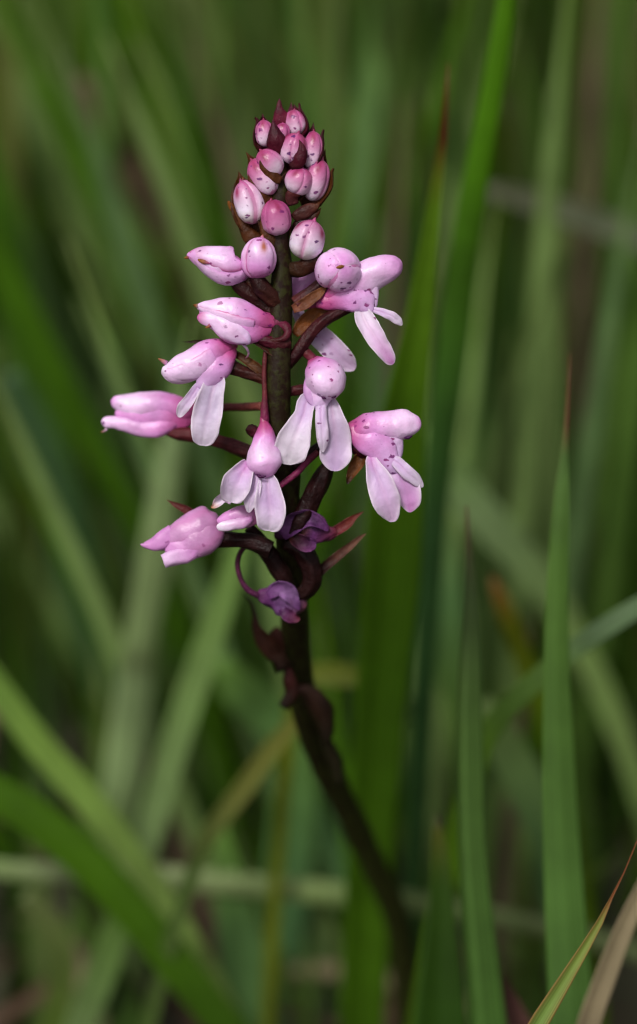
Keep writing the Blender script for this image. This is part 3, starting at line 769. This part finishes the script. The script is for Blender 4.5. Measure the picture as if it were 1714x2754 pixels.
UPV = UP
o,_ = bud(C1, (600,500,-70), (610,340,-90), 66, BUD_M, 'small pink bud between the two topmost bracts', roll=1.5, back=WINE)
o,_ = bud(C1, (420,580,-40), (405,310,-40), 84, BUD_A, 'small bud with a wine bract on the left of the tip', roll=1.3, back=WINE)
strap('bract', C1.S([(380,620,0,30),(345,540,-10,44),(330,450,-10,40),(345,370,-10,22),(350,310,-10,12),(325,280,-10,0)]), [(0,BROWN),(0.3,WINE),(1,WINE)], M_BRACT, o, cup=0.5, thick=8*U, twist=0.7, round_end=False)
strap('bract_tip', C1.S([(400,330,10,14),(402,300,10,9),(408,270,10,0)]), [(0,WINE),(1,WINE)], M_BRACT, o, cup=0.3, thick=6*U, round_end=False)
o,_ = bud(C1, (770,460,0), (730,205,-10), 96, BUD_A, 'bud at the top right of the spike tip', roll=1.0, back=WINE)
strap('bract', C1.S([(800,470,-30,30),(838,400,-40,40),(830,320,-40,34),(800,240,-34,20),(780,190,-30,10),(770,135,-26,0)]), [(0,WINE),(1,WINE)], M_BRACT, o, cup=0.5, thick=8*U, twist=-0.6, round_end=False)
strap('bract', C1.S([(680,300,30,30),(690,220,30,30),(690,170,30,12),(688,125,30,0)]), [(0,DEEP),(1,WINE)], M_BRACT, o, cup=0.3, thick=8*U, round_end=False)
top_b = lone_bract(C1, [(650,540,-60,60),(660,450,-40,100),(622,340,-60,118),(588,250,-70,76),(576,180,-64,34),(573,130,-58,20),(570,88,-54,0)],
                   [(0,WINE),(0.6,(0.17,0.012,0.04)),(1,(0.12,0.012,0.03))], 'topmost wine red pointed bract', cup=-0.35, round_end=False)
lone_bract(C1, [(570,700,-90,50),(560,610,-150,92),(545,520,-175,100),(526,430,-170,64),(516,360,-160,30),(512,300,-150,0)],
           [(0,(0.09,0.008,0.02)),(0.5,WINE),(1,(0.11,0.01,0.03))], 'wine red bract overlapping the spike tip', cup=-0.4, round_end=False)
o,_ = bud(C1, (590,850,-60), (385,620,-110), 118, BUD_A, 'bud lying slantwise below the tip on the left', roll=1.3, spots=0.3, back=WINE)
strap('bract', C1.S([(600,930,-140,40),(520,880,-170,72),(440,800,-185,62),(395,740,-180,30),(380,695,-170,0)]), [(0,(0.11,0.035,0.01)),(0.6,BROWN),(1,(0.13,0.04,0.012))], M_BRACT, o, cup=-0.4, thick=8*U)
o,_ = bud(C1, (510,1060,-60), (290,720,-40), 116, BUD_A, 'bud cupped by a broad brown bract on the left', roll=1.3, spots=0.35, back=BROWN)
strap('bract', C1.S([(560,1160,-20,46),(440,1120,-80,92),(340,1020,-110,72),(290,920,-100,46),(275,820,-90,24),(300,740,-80,0)]), [(0,(0.10,0.03,0.008)),(0.5,BROWN),(1,(0.15,0.03,0.02))], M_BRACT, o, cup=-0.3, thick=8*U)
o,_ = bud(C1, (700,760,-60), (770,445,-110), 122, BUD_A, 'bud under the tip with a dark bract across its front', roll=0.4, back=WINE)
strap('bract', C1.S([(690,800,-150,50),(760,740,-215,72),(800,650,-232,60),(795,580,-224,36),(770,510,-205,0)]), [(0,(0.06,0.008,0.012)),(0.5,WINE),(1,(0.11,0.01,0.025))], M_BRACT, o, cup=-0.4, thick=8*U, round_end=False)
o,_ = bud(C1, (880,810,-10), (915,425,-20), 92, BUD_A, 'bud on the right below the tip edged by a wine bract', roll=1.4, back=WINE)
strap('bract', C1.S([(870,830,-40,26),(940,760,-60,36),(1000,640,-60,36),(1012,540,-50,26),(1002,470,-44,12),(1012,405,-40,0)]), [(0,(0.06,0.008,0.01)),(0.6,WINE),(1,(0.10,0.02,0.02))], M_BRACT, o, cup=0.5, thick=8*U, twist=-0.7, round_end=False)
o,_ = bud(C1, (700,1050,-60), (800,790,-120), 126, BUD_A, 'round pink topped bud in the middle of the spike', roll=1.0, spots=0.35, back=BROWN)
strap('bract', C1.S([(720,1180,-40,60),(700,1100,-90,72),(730,1050,-130,60),(800,1020,-140,40),(860,960,-130,20),(880,890,-110,0)]), [(0,(0.20,0.05,0.06)),(0.5,(0.16,0.035,0.03)),(1,BROWN)], M_BRACT, o, cup=-0.4, thick=8*U)
o,_ = bud(C1, (895,1130,10), (1010,715,-20), 116, BUD_A, 'tall bud on the right edge of the spike', roll=1.5, spots=0.3, back=BROWN)
strap('bract', C1.S([(900,1180,20,50),(1010,1120,10,56),(1075,1000,0,46),(1100,900,0,28),(1105,830,0,12),(1118,795,0,0)]), [(0,(0.09,0.02,0.012)),(0.5,BROWN),(1,BROWN)], M_BRACT, o, cup=0.5, thick=8*U, twist=-0.6, wave=0.3)
lone_bract(C1, [(720,1330,-40,60),(800,1260,-80,78),(890,1210,-90,60),(960,1180,-80,34),(990,1140,-60,0)], [(0,(0.066,0.018,0.015)),(0.6,(0.114,0.033,0.027)),(1,BROWN)], 'brownish pink cupped bract right of the stem', cup=-0.4, round_end=False, wave=0.25)
lone_bract(C1, [(700,1470,-10,50),(780,1390,-40,76),(880,1310,-50,58),(960,1260,-40,26),(1000,1200,-30,0)], [(0,DARKWINE),(0.6,(0.048,0.012,0.008)),(1,BROWN)], None, cup=-0.4, round_end=False, wave=0.25)
o,_ = bud(C1, (300,1370,-30), (180,935,-30), 138, BUD_W, 'white and pink bud on the left with violet dots', roll=0.9, spots=0.3, back=BROWN)
strap('bract', C1.S([(420,1600,30,60),(310,1520,20,84),(220,1400,20,64),(140,1260,20,44),(90,1190,10,30),(50,1130,0,0)]), [(0,(0.09,0.03,0.012)),(0.5,BROWN),(1,(0.30,0.10,0.02))], M_BRACT, o, cup=-0.3, thick=8*U)
tube('tip', C1, [(200,940,-40,12),(204,915,-40,8),(202,890,-40,2)], [(0,ROSE),(1,ORANGE)], o, nt=7)
o,_ = bud(C1, (545,1485,-90), (490,1125,-130), 134, BUD_M, 'deep pink bud in front of the stem', roll=1.9, spots=0.3, back=BROWN)
strap('bract', C1.S([(560,1620,-60,40),(500,1560,-90,84),(440,1470,-100,60),(400,1360,-90,26),(400,1240,-80,10),(410,1140,-76,0)]), [(0,(0.06,0.03,0.012)),(0.5,BROWN),(1,BROWN)], M_BRACT, o, cup=-0.4, thick=8*U)
o,_ = bud(C2, (785,210,-70), (855,-15,-90), 86, BUD_W, 'white and rose bud right of the stem above a cupped bract', roll=0.4, spots=0.3)
strap('bract', C2.S([(700,270,-30,40),(770,262,-70,52),(840,225,-84,46),(885,185,-80,26),(905,150,-70,0)]), [(0,(0.036,0.018,0.007)),(0.5,(0.072,0.018,0.009)),(1,DARKWINE)], M_BRACT, o, cup=-0.45, thick=8*U, round_end=False, wave=0.25)
o,_ = bud(C2, (530,325,-100), (552,82,-110), 90, BUD_P, 'upright pink bud left of the stem with an orange keel', roll=1.75, spots=0.35, tipcol=(0.34,0.10,0.06))
tube('tip', C2, [(552,100,-110,8),(556,82,-110,6),(558,62,-110,2)], [(0,ROSE),(1,ORANGE)], o, nt=7)
tube('ovary', C2, [(520,310,-90,40),(545,370,-80,48),(600,430,-50,48),(650,480,-10,40)], [(0,DARKWINE),(1,(0.10,0.03,0.02))], o)
# bud pointing left, heavy towards the stem
o, L = body('bud', C2.L([(445,205,-30,0),(440,215,-30,50),(410,245,-34,96),(350,246,-40,112),(285,226,-48,98),(225,205,-54,76),(170,190,-56,50),(135,186,-56,24),(118,185,-56,0)], flat=0.9),
            [(0,(0.42,0.12,0.30)),(0.2,PINK),(0.6,PALE),(1,PINK)], M_PETAL, orchid, spots=0.33, nt=28, nh=24)
o['label'] = 'plump pink bud pointing left from the spike'
shell('sepal', L, 2.1, 0.95, [(0,PINK),(0.6,PALE),(1,ROSE)], M_PETAL, o, spots=0.3, proud=0.05, t0=0.1, t1=0.97, edge=ROSE)
shell('sepal', L, 0.35, 0.75, [(0,PINK),(0.6,PALE),(1,ROSE)], M_PETAL, o, spots=0.35, proud=0.06, t0=0.05, t1=0.97, edge=PINK)
tube('tip', C2, [(130,190,-56,14),(112,197,-56,9),(98,198,-56,3)], [(0,ROSE),(0.5,ORANGE),(1,ORANGE)], o, nt=8)
tube('keel', C2, [(245,236,-126,4),(215,228,-122,13),(180,212,-112,6)], [(0,ROSE),(0.5,(0.42,0.17,0.06)),(1,ORANGE)], o, nt=10)
tube('ovary', C2, [(390,320,-20,40),(440,375,-10,46),(520,440,0,46),(620,520,0,40)], [(0,DARKWINE),(1,(0.08,0.02,0.016))], o)
# round bud facing the camera
o, _ = bud(C2, (985,300,40), (1015,245,-200), 122, BUD_P, 'round pink bud facing forward with an orange point', roll=-1.0, ref=UP, tipcol=ROSE, streak=0.1, spots=0.3, proud=0.055, nub=False, edge_mix=0.2)
tube('tip', C2, [(1030,250,-188,8),(1006,250,-205,13),(985,254,-200,5)], [(0,ORANGE),(1,ORANGE)], o, nt=8)
tube('ovary', C2, [(960,320,20,44),(900,360,10,42),(820,412,0,38),(740,470,-10,36)], [(0,DARKWINE),(0.6,(0.075,0.016,0.02)),(1,(0.12,0.03,0.03))], o)
strap('bract', C2.S([(730,500,-30,22),(790,470,-44,34),(860,420,-46,30),(920,370,-40,0)]), [(0,(0.22,0.07,0.04)),(1,(0.20,0.07,0.02))], M_BRACT, o, cup=0.3, thick=8*U)

# ------------------------------------------------------------------ grass blades one can tell apart
def blade(label, pts, d, lean, stops, name='grass_shoot', fold=0.25, twist=0.0, mat=M_GRASS, cat='grass', group='grass blades around the orchid', nt=40, edge=None):
    """pts (x, y, width in photo pixels) from the tip down; d = depth of the tip behind the focus, the blade then hangs
    in a plane leaning by `lean` and is carried on down to the soil"""
    def ray(x, y): return RIGHT*(x - W_PX/2)/D0 - UP*(y - H_PX/2)/D0 + FWD
    p0 = P(pts[0][0], pts[0][1], d)
    rows = []
    for x, y, w in pts:
        v = ray(x, y)
        D = (p0[1] - CAM[1] + lean*(p0[2] - CAM[2])) / (U*(v[1] + lean*v[2]))
        rows.append([*(CAM + U*D*v), 0.5*w*U*D/D0])
    p = np.array(rows[-1][:3]); t = norm(p - np.array(rows[-2][:3])); w = rows[-1][3]
    k = 0
    while p[2] > -0.003 and k < 80:
        t = norm(t*0.86 + np.array([0, 0, -1.0])*0.14)
        p = p + t*0.012; k += 1
        w = max(w*0.985, 0.0012)
        rows.append([*p, w])
    rows = np.array(rows)
    seg = np.concatenate([[0], np.cumsum(np.linalg.norm(np.diff(rows[:, :3], axis=0), axis=1))])
    vis = seg[len(pts) - 1]/seg[-1]           # colour stops run along the part read off the photograph
    stops = [(q*vis, c_) for q, c_ in stops] + [(1, stops[-1][1])]
    origin = rows[-1, :3].copy()
    o = strap(name, rows, stops, mat, None, cup=0.05, fold=fold, thick=0.0003, twist=twist, round_end=False, nt=nt, nh=9, edge=edge, wob=0, across=True)
    # put the origin at the foot of the blade
    delta = Vector(origin) - o.location
    me = o.data
    co = np.empty(len(me.vertices)*3); me.vertices.foreach_get('co', co)
    co = (co.reshape(-1, 3) - np.array(delta)).ravel(); me.vertices.foreach_set('co', co)
    o.location = origin
    return tag(o, label, cat, group)

K = 1.1336   # overview coordinates to photo pixels
def ov(rows): return [(x*K, y*K, w*K) for x, y, w in rows]
G1 = (0.070, 0.150, 0.005)     # saturated leaf green
G2 = (0.125, 0.235, 0.042)     # mid green
G3 = (0.200, 0.300, 0.085)     # pale green
G4 = (0.095, 0.190, 0.045)     # bluish green
G5 = (0.028, 0.066, 0.006)     # dark green
OLV = (0.150, 0.160, 0.025)
TAN = (0.26, 0.21, 0.12)
RBR = (0.10, 0.026, 0.007)

blade('broad dark green blade with a brown withered tip behind the flowers',
      ov([(1064,150,3),(1058,230,10),(1050,340,20),(1036,440,30),(1018,580,44),(1000,720,62),(978,860,84),(956,1000,108),(940,1180,132),(930,1350,138),(918,1500,130),(905,1650,120)]),
      620, -0.05, [(0,RBR),(0.135,(0.085,0.022,0.006)),(0.15,(0.11,0.13,0.01)),(0.2,(0.08,0.16,0.006)),(0.5,(0.075,0.17,0.004)),(1,(0.05,0.12,0.004))], fold=0.35)
blade('tall narrow bright green blade running out of the picture top',
      ov([(1215,-120,24),(1205,-20,40),(1186,110,50),(1166,230,54),(1142,360,58),(1120,480,64),(1098,640,70),(1076,820,74),(1056,980,70),(1040,1120,64),(1030,1250,60)]),
      900, -0.05, [(0,(0.07,0.19,0.003)),(0.35,(0.06,0.17,0.003)),(0.55,(0.045,0.12,0.006)),(1,(0.03,0.08,0.02))], fold=-0.3)
blade('upright green blade with a thread-like red tip on the right',
      ov([(1352,840,2),(1347,960,6),(1342,1050,12),(1337,1130,28),(1332,1220,42),(1326,1340,48),(1322,1500,58),(1324,1700,70),(1330,1900,82),(1340,2100,94),(1352,2300,104),(1362,2460,110)]),
      480, -0.35, [(0,(0.13,0.04,0.02)),(0.10,(0.13,0.05,0.025)),(0.135,(0.08,0.15,0.035)),(0.3,(0.080,0.165,0.025)),(0.7,(0.066,0.140,0.024)),(1,(0.060,0.130,0.026))], fold=-0.25)
blade('folded blade with a dark right half beside the broad upright blade',
      ov([(1106,1200,4),(1108,1290,16),(1108,1400,34),(1104,1550,54),(1098,1700,68),(1098,1850,76),(1102,1980,72),(1108,2100,78),(1118,2230,86),(1132,2400,96),(1140,2500,100)]),
      560, -0.35, [(0,(0.10,0.04,0.03)),(0.12,(0.06,0.09,0.03)),(0.4,(0.065,0.125,0.025)),(1,(0.062,0.140,0.024))], fold=-1.25, twist=0.45)
blade('dark green blade just left of the folded blade, yellow at its top',
      ov([(1036,1930,4),(1040,1980,30),(1046,2060,46),(1048,2150,60),(1046,2300,100),(1044,2440,130)]), 900, -0.3,
      [(0,(0.03,0.03,0.01)),(0.08,(0.07,0.08,0.01)),(0.3,G5),(1,(0.02,0.055,0.004))], fold=0.3)
blade('arching bluish grass blade crossing behind the right upright blade',
      ov([(1620,1380,40),(1500,1452,50),(1420,1502,52),(1350,1552,52),(1270,1620,54),(1200,1690,56),(1150,1760,60),(1120,1860,60)]), 900, 0.0,
      [(0,(0.12,0.19,0.085)),(0.3,(0.12,0.19,0.085)),(0.5,(0.09,0.17,0.03)),(1,G1)], fold=0.2, twist=0.5)
blade('thin olive blade with a red hair tip at the lower right corner',
      ov([(1530,1950,2),(1500,2025,3),(1470,2095,4),(1446,2140,8),(1425,2185,16),(1390,2245,24),(1350,2310,32),(1310,2375,40),(1270,2440,46)]), 20, -0.45,
      [(0,(0.20,0.05,0.02)),(0.34,(0.22,0.05,0.02)),(0.40,(0.22,0.16,0.04)),(0.5,(0.17,0.22,0.04)),(1,(0.15,0.24,0.05))], fold=0.45, edge=(0.20,0.10,0.03))
blade('dry tan straw at the lower right corner',
      ov([(1545,2060,26),(1500,2160,42),(1465,2240,48),(1435,2320,52),(1405,2400,54),(1385,2470,56)]), 520, -0.3,
      [(0,TAN),(1,(0.24,0.19,0.11))], name='straw', cat='straw', fold=0.4)
blade('reddish brown dead blade low between the green blades',
      ov([(1160,2270,20),(1180,2320,40),(1205,2375,50),(1240,2440,56)]), 900, -0.2, [(0,(0.13,0.06,0.05)),(1,(0.13,0.06,0.05))], fold=0.3)
blade('wide dark green blade sweeping down across the lower left corner',
      ov([(-260,1780,40),(-120,1830,70),(0,1890,88),(120,1970,94),(220,2060,94),(310,2160,90),(400,2270,88),(480,2370,86),(560,2470,86)]), 1600, -0.2,
      [(0,(0.055,0.135,0.002)),(0.4,(0.050,0.125,0.002)),(1,(0.04,0.10,0.003))], fold=0.3, twist=-0.3)
blade('pale green blade slanting down above the dark lower left blade',
      ov([(-190,1360,36),(-90,1510,60),(0,1640,68),(90,1760,72),(170,1850,74),(250,1945,72),(330,2050,66),(400,2150,60)]), 1650, -0.2,
      [(0,G2),(0.5,(0.17,0.28,0.05)),(1,(0.17,0.26,0.06))], fold=0.15, twist=0.2)
c = blade('pale jointed grass stalk left of the stem with a dark node',
      ov([(452,760,4),(428,920,30),(406,1070,60),(386,1200,76),(366,1330,84),(345,1450,80),(330,1540,78),(318,1640,92),(302,1760,96),(284,1880,94),(262,2000,90),(240,2110,84)]), 1900, -0.1,
      [(0,G3),(0.2,(0.21,0.29,0.12)),(0.42,(0.19,0.26,0.10)),(0.575,(0.19,0.26,0.10)),(0.595,(0.05,0.05,0.02)),(0.62,(0.21,0.29,0.12)),(0.8,(0.21,0.29,0.12)),(1,G3)], name='grass_stalk', cat='grass stalk', fold=-0.5)
blade('slanting pale green blade between the jointed stalk and the stem',
      ov([(640,1060,4),(600,1190,30),(545,1370,54),(508,1490,66),(470,1600,68),(430,1720,68),(396,1830,68),(364,1940,68),(335,2040,66)]), 1750, -0.1,
      [(0,G2),(0.4,(0.17,0.28,0.07)),(1,(0.20,0.29,0.11))], fold=0.2)
blade('thin olive yellow blade bending to the left of the stem',
      ov([(760,1650,20),(700,1712,36),(640,1785,46),(580,1868,48),(530,1935,46),(490,1990,44),(462,2060,36)]), 1350, 0.0, [(0,OLV),(0.6,(0.15,0.16,0.035)),(1,(0.08,0.13,0.03))], fold=0.3)
blade('horizontal pale straw lying across behind the stem',
      ov([(-140,2040,36),(20,2066,46),(200,2072,50),(400,2082,54),(600,2102,56),(800,2122,56),(900,2132,54),(1050,2155,46),(1290,2200,44),(1480,2250,44)]), 1900, 0.0,
      [(0,G3),(0.2,(0.21,0.25,0.12)),(0.55,(0.18,0.25,0.08)),(1,(0.12,0.15,0.06))], name='straw', cat='straw', fold=-0.4, nt=60)
blade('green blade rising at the bottom edge left of centre',
      ov([(520,1960,30),(545,2080,70),(565,2200,100),(590,2330,120),(610,2450,126)]), 1900, -0.1, [(0,G2),(0.5,(0.085,0.17,0.05)),(1,(0.085,0.17,0.05))], fold=0.2)
blade('short light green blade behind the bent stem',
      ov([(705,1600,4),(708,1700,40),(705,1820,90),(700,1930,112),(690,2040,112),(680,2140,100)]), 2300, 0.0, [(0,G2),(1,(0.09,0.20,0.07))], fold=0.15)
blade('rounded green leaf left of the lower bracts',
      ov([(520,1560,30),(560,1620,90),(620,1680,110),(680,1740,80),(720,1830,50)]), 2300, 0.0, [(0,G2),(1,(0.085,0.18,0.06))], fold=0.15)
blade('small yellow green leaf right of the lower stem',
      ov([(880,1600,20),(840,1604,50),(790,1600,58),(740,1600,50),(700,1640,40),(690,1720,30)]), 1500, 0.0, [(0,(0.13,0.16,0.02)),(1,(0.12,0.15,0.01))], fold=0.15)
blade('olive blade with an orange withered end left of the upright blade',
      ov([(1168,1370,14),(1188,1420,40),(1212,1480,46),(1236,1545,48),(1262,1620,50),(1290,1710,50)]), 1600, 0.0, [(0,(0.20,0.09,0.02)),(0.12,(0.22,0.12,0.02)),(0.3,(0.12,0.14,0.005)),(1,(0.08,0.14,0.005))], fold=0.2)
blade('pale diagonal blade running down to the right upright blade',
      ov([(985,1010,30),(1040,1090,76),(1110,1180,88),(1180,1260,88),(1250,1340,80),(1310,1420,74),(1370,1520,60)]), 2300, -0.1, [(0,G2),(0.4,(0.17,0.25,0.10)),(1,G3)], fold=0.15)
blade('light green blade right of the broad dark blade',
      ov([(1020,1130,30),(1032,1240,84),(1042,1350,100),(1054,1460,100),(1070,1580,80),(1090,1700,60)]), 2000, 0.0, [(0,G3),(0.5,(0.11,0.22,0.07)),(1,G2)], fold=0.15)
blade('light green blade slanting between the folded and the upright blade',
      ov([(1150,1660,30),(1185,1740,80),(1225,1820,96),(1262,1900,90),(1290,1990,70),(1310,2100,60)]), 1700, 0.0, [(0,G3),(1,(0.10,0.21,0.07))], fold=0.15)
blade('grey green bent straw at the right edge of the upper background',
      ov([(1120,440,6),(1190,458,40),(1260,478,54),(1340,502,60),(1420,530,62),(1512,562,66),(1640,620,60)]), 2800, 0.0, [(0,(0.10,0.10,0.06)),(1,(0.12,0.15,0.08))], name='straw', cat='straw', fold=0.2)
blade('pale green blade low on the left under the horizontal straw',
      ov([(300,2130,40),(272,2220,70),(240,2310,76),(205,2400,76),(180,2480,76)]), 1900, -0.1, [(0,G2),(1,(0.13,0.19,0.07))], fold=0.15)
blade('yellowish green blade at the lower left beside the dark blade',
      ov([(60,2120,30),(120,2190,60),(150,2280,64),(140,2370,60),(122,2460,60)]), 1900, 0.0, [(0,(0.12,0.15,0.05)),(1,(0.09,0.15,0.02))], fold=0.15)
blade('long pale blade leaning left in the upper left background',
      ov([(-60,-60,70),(40,120,90),(120,290,96),(200,440,100),(270,590,100),(330,740,90),(390,900,80),(440,1050,70)]), 3800, -0.1, [(0,G3),(1,(0.11,0.17,0.06))], fold=0.15)
blade('light blade leaning towards the spike tip from the upper left',
      ov([(430,-60,70),(480,80,80),(530,220,84),(580,360,84),(625,480,80),(660,600,70),(690,720,60)]), 3800, -0.1, [(0,(0.13,0.18,0.05)),(1,(0.13,0.20,0.06))], fold=0.15)
blade('brownish dying blade slanting in the left background',
      ov([(190,180,30),(250,290,60),(310,400,66),(370,510,66),(430,630,60),(490,760,56)]), 3600, -0.1, [(0,(0.11,0.06,0.04)),(0.6,(0.12,0.08,0.05)),(1,(0.09,0.09,0.03))], fold=0.15)
blade('saturated green blade falling left in the upper background',
      ov([(230,-80,60),(290,40,76),(340,170,84),(390,310,88),(440,450,88),(490,600,80),(540,760,70)]), 3400, -0.1, [(0,(0.045,0.11,0.004)),(1,(0.045,0.11,0.01))], fold=0.2)
blade('bright green blade along the left edge',
      ov([(-80,200,40),(-30,400,80),(20,600,92),(60,800,96),(110,1000,96),(160,1200,90),(210,1400,80)]), 3000, -0.1, [(0,(0.05,0.13,0.006)),(1,(0.05,0.12,0.01))], fold=0.2)
blade('light blade rising right of the spike tip',
      ov([(925,-140,4),(908,0,40),(880,200,66),(856,340,76),(830,480,76),(806,620,70),(790,760,64)]), 3200, -0.1, [(0,G2),(1,(0.12,0.21,0.09))], fold=0.2)
blade('bluish dark blade low on the left',
      ov([(20,880,40),(80,1020,90),(130,1160,110),(170,1300,110),(205,1450,100),(240,1600,80)]), 2800, -0.1, [(0,(0.04,0.085,0.03)),(1,(0.04,0.09,0.025))], fold=0.2)

# blurred blades that still stand out one by one in the meadow behind
LANDMARKS = [('behind the spike tip', 750, 350), ('left of the topmost buds', 520, 330), ('behind the left-pointing bud', 500, 700), ('behind the far left flower', 300, 1080),
             ('above the far left flower', 250, 750), ('high above the far left flower', 120, 400), ('behind the jointed stalk', 400, 1500), ('beside the dark lower left blade', 150, 1950),
             ('behind the bent stem', 850, 1800), ('behind the upper right flower', 1030, 760), ('behind the brown-tipped blade', 1180, 450), ('behind the bright narrow blade', 1320, 250),
             ('above the grey bent straw', 1520, 300), ('below the grey bent straw', 1500, 800), ('behind the red-tipped upright blade', 1500, 1200), ('behind the folded blade', 1250, 1500)]
KINDS = [('pale green', (0.20,0.30,0.09), 0.24),
         ('deep green', (0.055,0.14,0.004), 0.34),
         ('blackish green', (0.025,0.055,0.008), 0.22),
         ('bluish green', (0.11,0.19,0.065), 0.10),
         ('brown dry', (0.13,0.09,0.06), 0.10)]
rb = np.random.default_rng(21)
for n_ in range(64):
    x = (n_ + rb.uniform(0, 1))/64*1900 - 90
    y0 = rb.uniform(-350, 900) if rb.random() < 0.75 else rb.uniform(900, 1700)
    sl = np.interp(x, [0, 500, 800, 1100, 1714], [0.46, 0.42, 0.16, -0.10, -0.12]) + rb.normal(0, 0.09)
    bend = rb.normal(0, 60)
    ln_ = rb.uniform(1100, 1900); wd = rb.uniform(36, 84)
    pts = [(x + sl*ln_*(q - 0.4) + bend*(q - 0.4)**2, y0 + ln_*q, wd*min(1, 0.08 + 2.2*q)) for q in np.linspace(0, 1, 7)]
    lab, cc, _ = KINDS[rb.choice(len(KINDS), p=[k[2] for k in KINDS])]
    cc = np.array(cc)*rb.uniform(0.8, 1.25)
    mid = pts[2]
    wide = 'broad' if wd > 64 else ('narrow' if wd < 50 else 'mid-width')
    tilt = 'leaning left' if sl > 0.2 else ('upright' if sl > -0.06 else 'leaning right')
    near = min(LANDMARKS, key=lambda m: (m[1] - mid[0])**2 + 0.5*(m[2] - mid[1])**2)[0]
    lab = f'{wide} {lab} blade {tilt}, blurred, {near}'
    blade(lab, pts, rb.uniform(1900, 3900), rb.normal(-0.05, 0.08), [(0, tuple(0.8*cc + np.array([0.03, 0.01, 0]))), (0.25, tuple(cc)), (1, tuple(0.9*cc))],
          group='blurred blades in the meadow', fold=rb.uniform(-0.4, 0.4), twist=rb.normal(0, 0.4), nt=26)

# ------------------------------------------------------------------ meadow behind, too dense to count
def project(V):
    q = V - CAM
    D = q @ FWD
    return W_PX/2 + (q @ RIGHT)/U*D0/np.maximum(D/U, 1), H_PX/2 - (q @ UP)/U*D0/np.maximum(D/U, 1), D/U - D0

def meadow(name, n, xr, yr, hmin, hmax, near_ok, label, seed):
    r = np.random.default_rng(seed)
    NT = 8
    VV, FF, CC = [], [], []
    base = 0
    pal = np.array([G1, G2, G3, G4, G5, (0.06,0.12,0.02), (0.09,0.15,0.035), (0.10,0.115,0.03), TAN, (0.17,0.12,0.09)])
    pw = np.array([0.17,0.17,0.13,0.10,0.14,0.12,0.08,0.04,0.02,0.03]); pw = pw/pw.sum()
    t = np.linspace(0, 1, NT)
    made = 0; tries = 0
    while made < n and tries < n*6:
        tries += 1
        x, y = r.uniform(*xr), r.uniform(*yr)
        h = r.uniform(hmin, hmax)
        w = r.uniform(0.0012, 0.0036)
        lean = (0.42 if x < 0 else 0.16)*np.tanh(x*4.0) - 0.04 + r.normal(0, 0.15)
        leany = r.normal(-0.05, 0.18)
        curl = r.uniform(0.1, 0.9)
        cx = x + h*lean*(t*0.7 + curl*t**2*0.6)
        cy = y + h*leany*(t*0.7 + curl*t**2*0.6)
        cz = h*(t - 0.22*curl*t**2) - 0.004
        C_ = np.stack([cx, cy, cz], 1)
        px, py, d = project(C_)
        inside = (px > -220) & (px < W_PX+220) & (py > -250) & (py < H_PX+250)
        if np.any(inside & (d < near_ok)):
            continue
        a = r.uniform(0, math.pi)
        a = r.normal(0, 0.75)
        B = np.array([math.cos(a), math.sin(a), 0])
        wd = w*np.minimum(1, (1-t)*2.2)**0.8*np.minimum(1, 0.55 + t*2)
        NN = np.array([-math.sin(a), math.cos(a), 0])
        Lft = C_ - B*wd[:, None] ; Rgt = C_ + B*wd[:, None]; Mid = C_ + NN*(wd*0.45)[:, None]
        V = np.stack([Lft, Mid, Rgt], 1).reshape(-1, 3)
        VV.append(V)
        for i in range(NT-1):
            b0 = base + i*3
            FF.append((b0, b0+1, b0+4, b0+3)); FF.append((b0+1, b0+2, b0+5, b0+4))
        c = pal[r.choice(len(pal), p=pw)]*r.uniform(0.6, 1.5)
        tipc = c*0.85 + np.array([0.03, 0.012, 0.0])
        cc = c[None]*(1-t[:, None]**4) + tipc[None]*t[:, None]**4
        c4 = np.repeat(np.concatenate([cc, np.zeros((NT, 1))], 1), 3, axis=0); c4[:, 3] = np.tile([0, 0.5, 1.0], NT); CC.append(c4)
        base += NT*3; made += 1
    o = make_mesh(name, np.vstack(VV), FF, np.vstack(CC), np.zeros(3), M_GRASS)
    return tag(o, label, 'grass', kind='stuff')

meadow('meadow_grass', 11000, (-0.8, 0.8), (0.16, 2.0), 0.14, 0.38, 2300, 'dense blurred green meadow grass behind the orchid', 3)
meadow('undergrowth_grass', 2500, (-0.6, 0.6), (-0.12, 0.9), 0.03, 0.13, 1900, 'short green grass and thatch close to the soil', 5)

def litter(n, seed):
    r = np.random.default_rng(seed)
    VV, FF, CC = [], [], []
    base = 0
    pal = [TAN, (0.12,0.07,0.05), (0.16,0.12,0.07), (0.09,0.05,0.035)]
    t = np.linspace(0, 1, 5)
    for k in range(n):
        x, y = r.uniform(-0.8, 0.8), r.uniform(-0.15, 1.6)
        a = r.uniform(0, 6.28); l = r.uniform(0.04, 0.16); w = r.uniform(0.001, 0.003)
        C_ = np.stack([x + np.cos(a)*l*t, y + np.sin(a)*l*t, 0.006 + r.uniform(0, 0.02) + 0.02*np.sin(t*3)*r.uniform(0, 1)], 1)
        B = np.array([-math.sin(a), math.cos(a), r.normal(0, 0.4)])
        wd = w*np.array([0.6, 1, 1, 0.8, 0.1])
        VV.append(np.stack([C_ - B*wd[:, None], C_ + B*wd[:, None]], 1).reshape(-1, 3))
        for i in range(4):
            b0 = base + i*2
            FF.append((b0, b0+1, b0+3, b0+2))
        CC.append(np.repeat([[*np.array(pal[r.integers(4)])*r.uniform(0.7, 1.2), 0]], 10, axis=0))
        base += 10
    o = make_mesh('leaf_litter', np.vstack(VV), FF, np.vstack(CC), np.zeros(3), M_GRASS)
    tag(o, 'dry brown blades littering the soil between the grass', 'litter', kind='stuff')
litter(1800, 11)
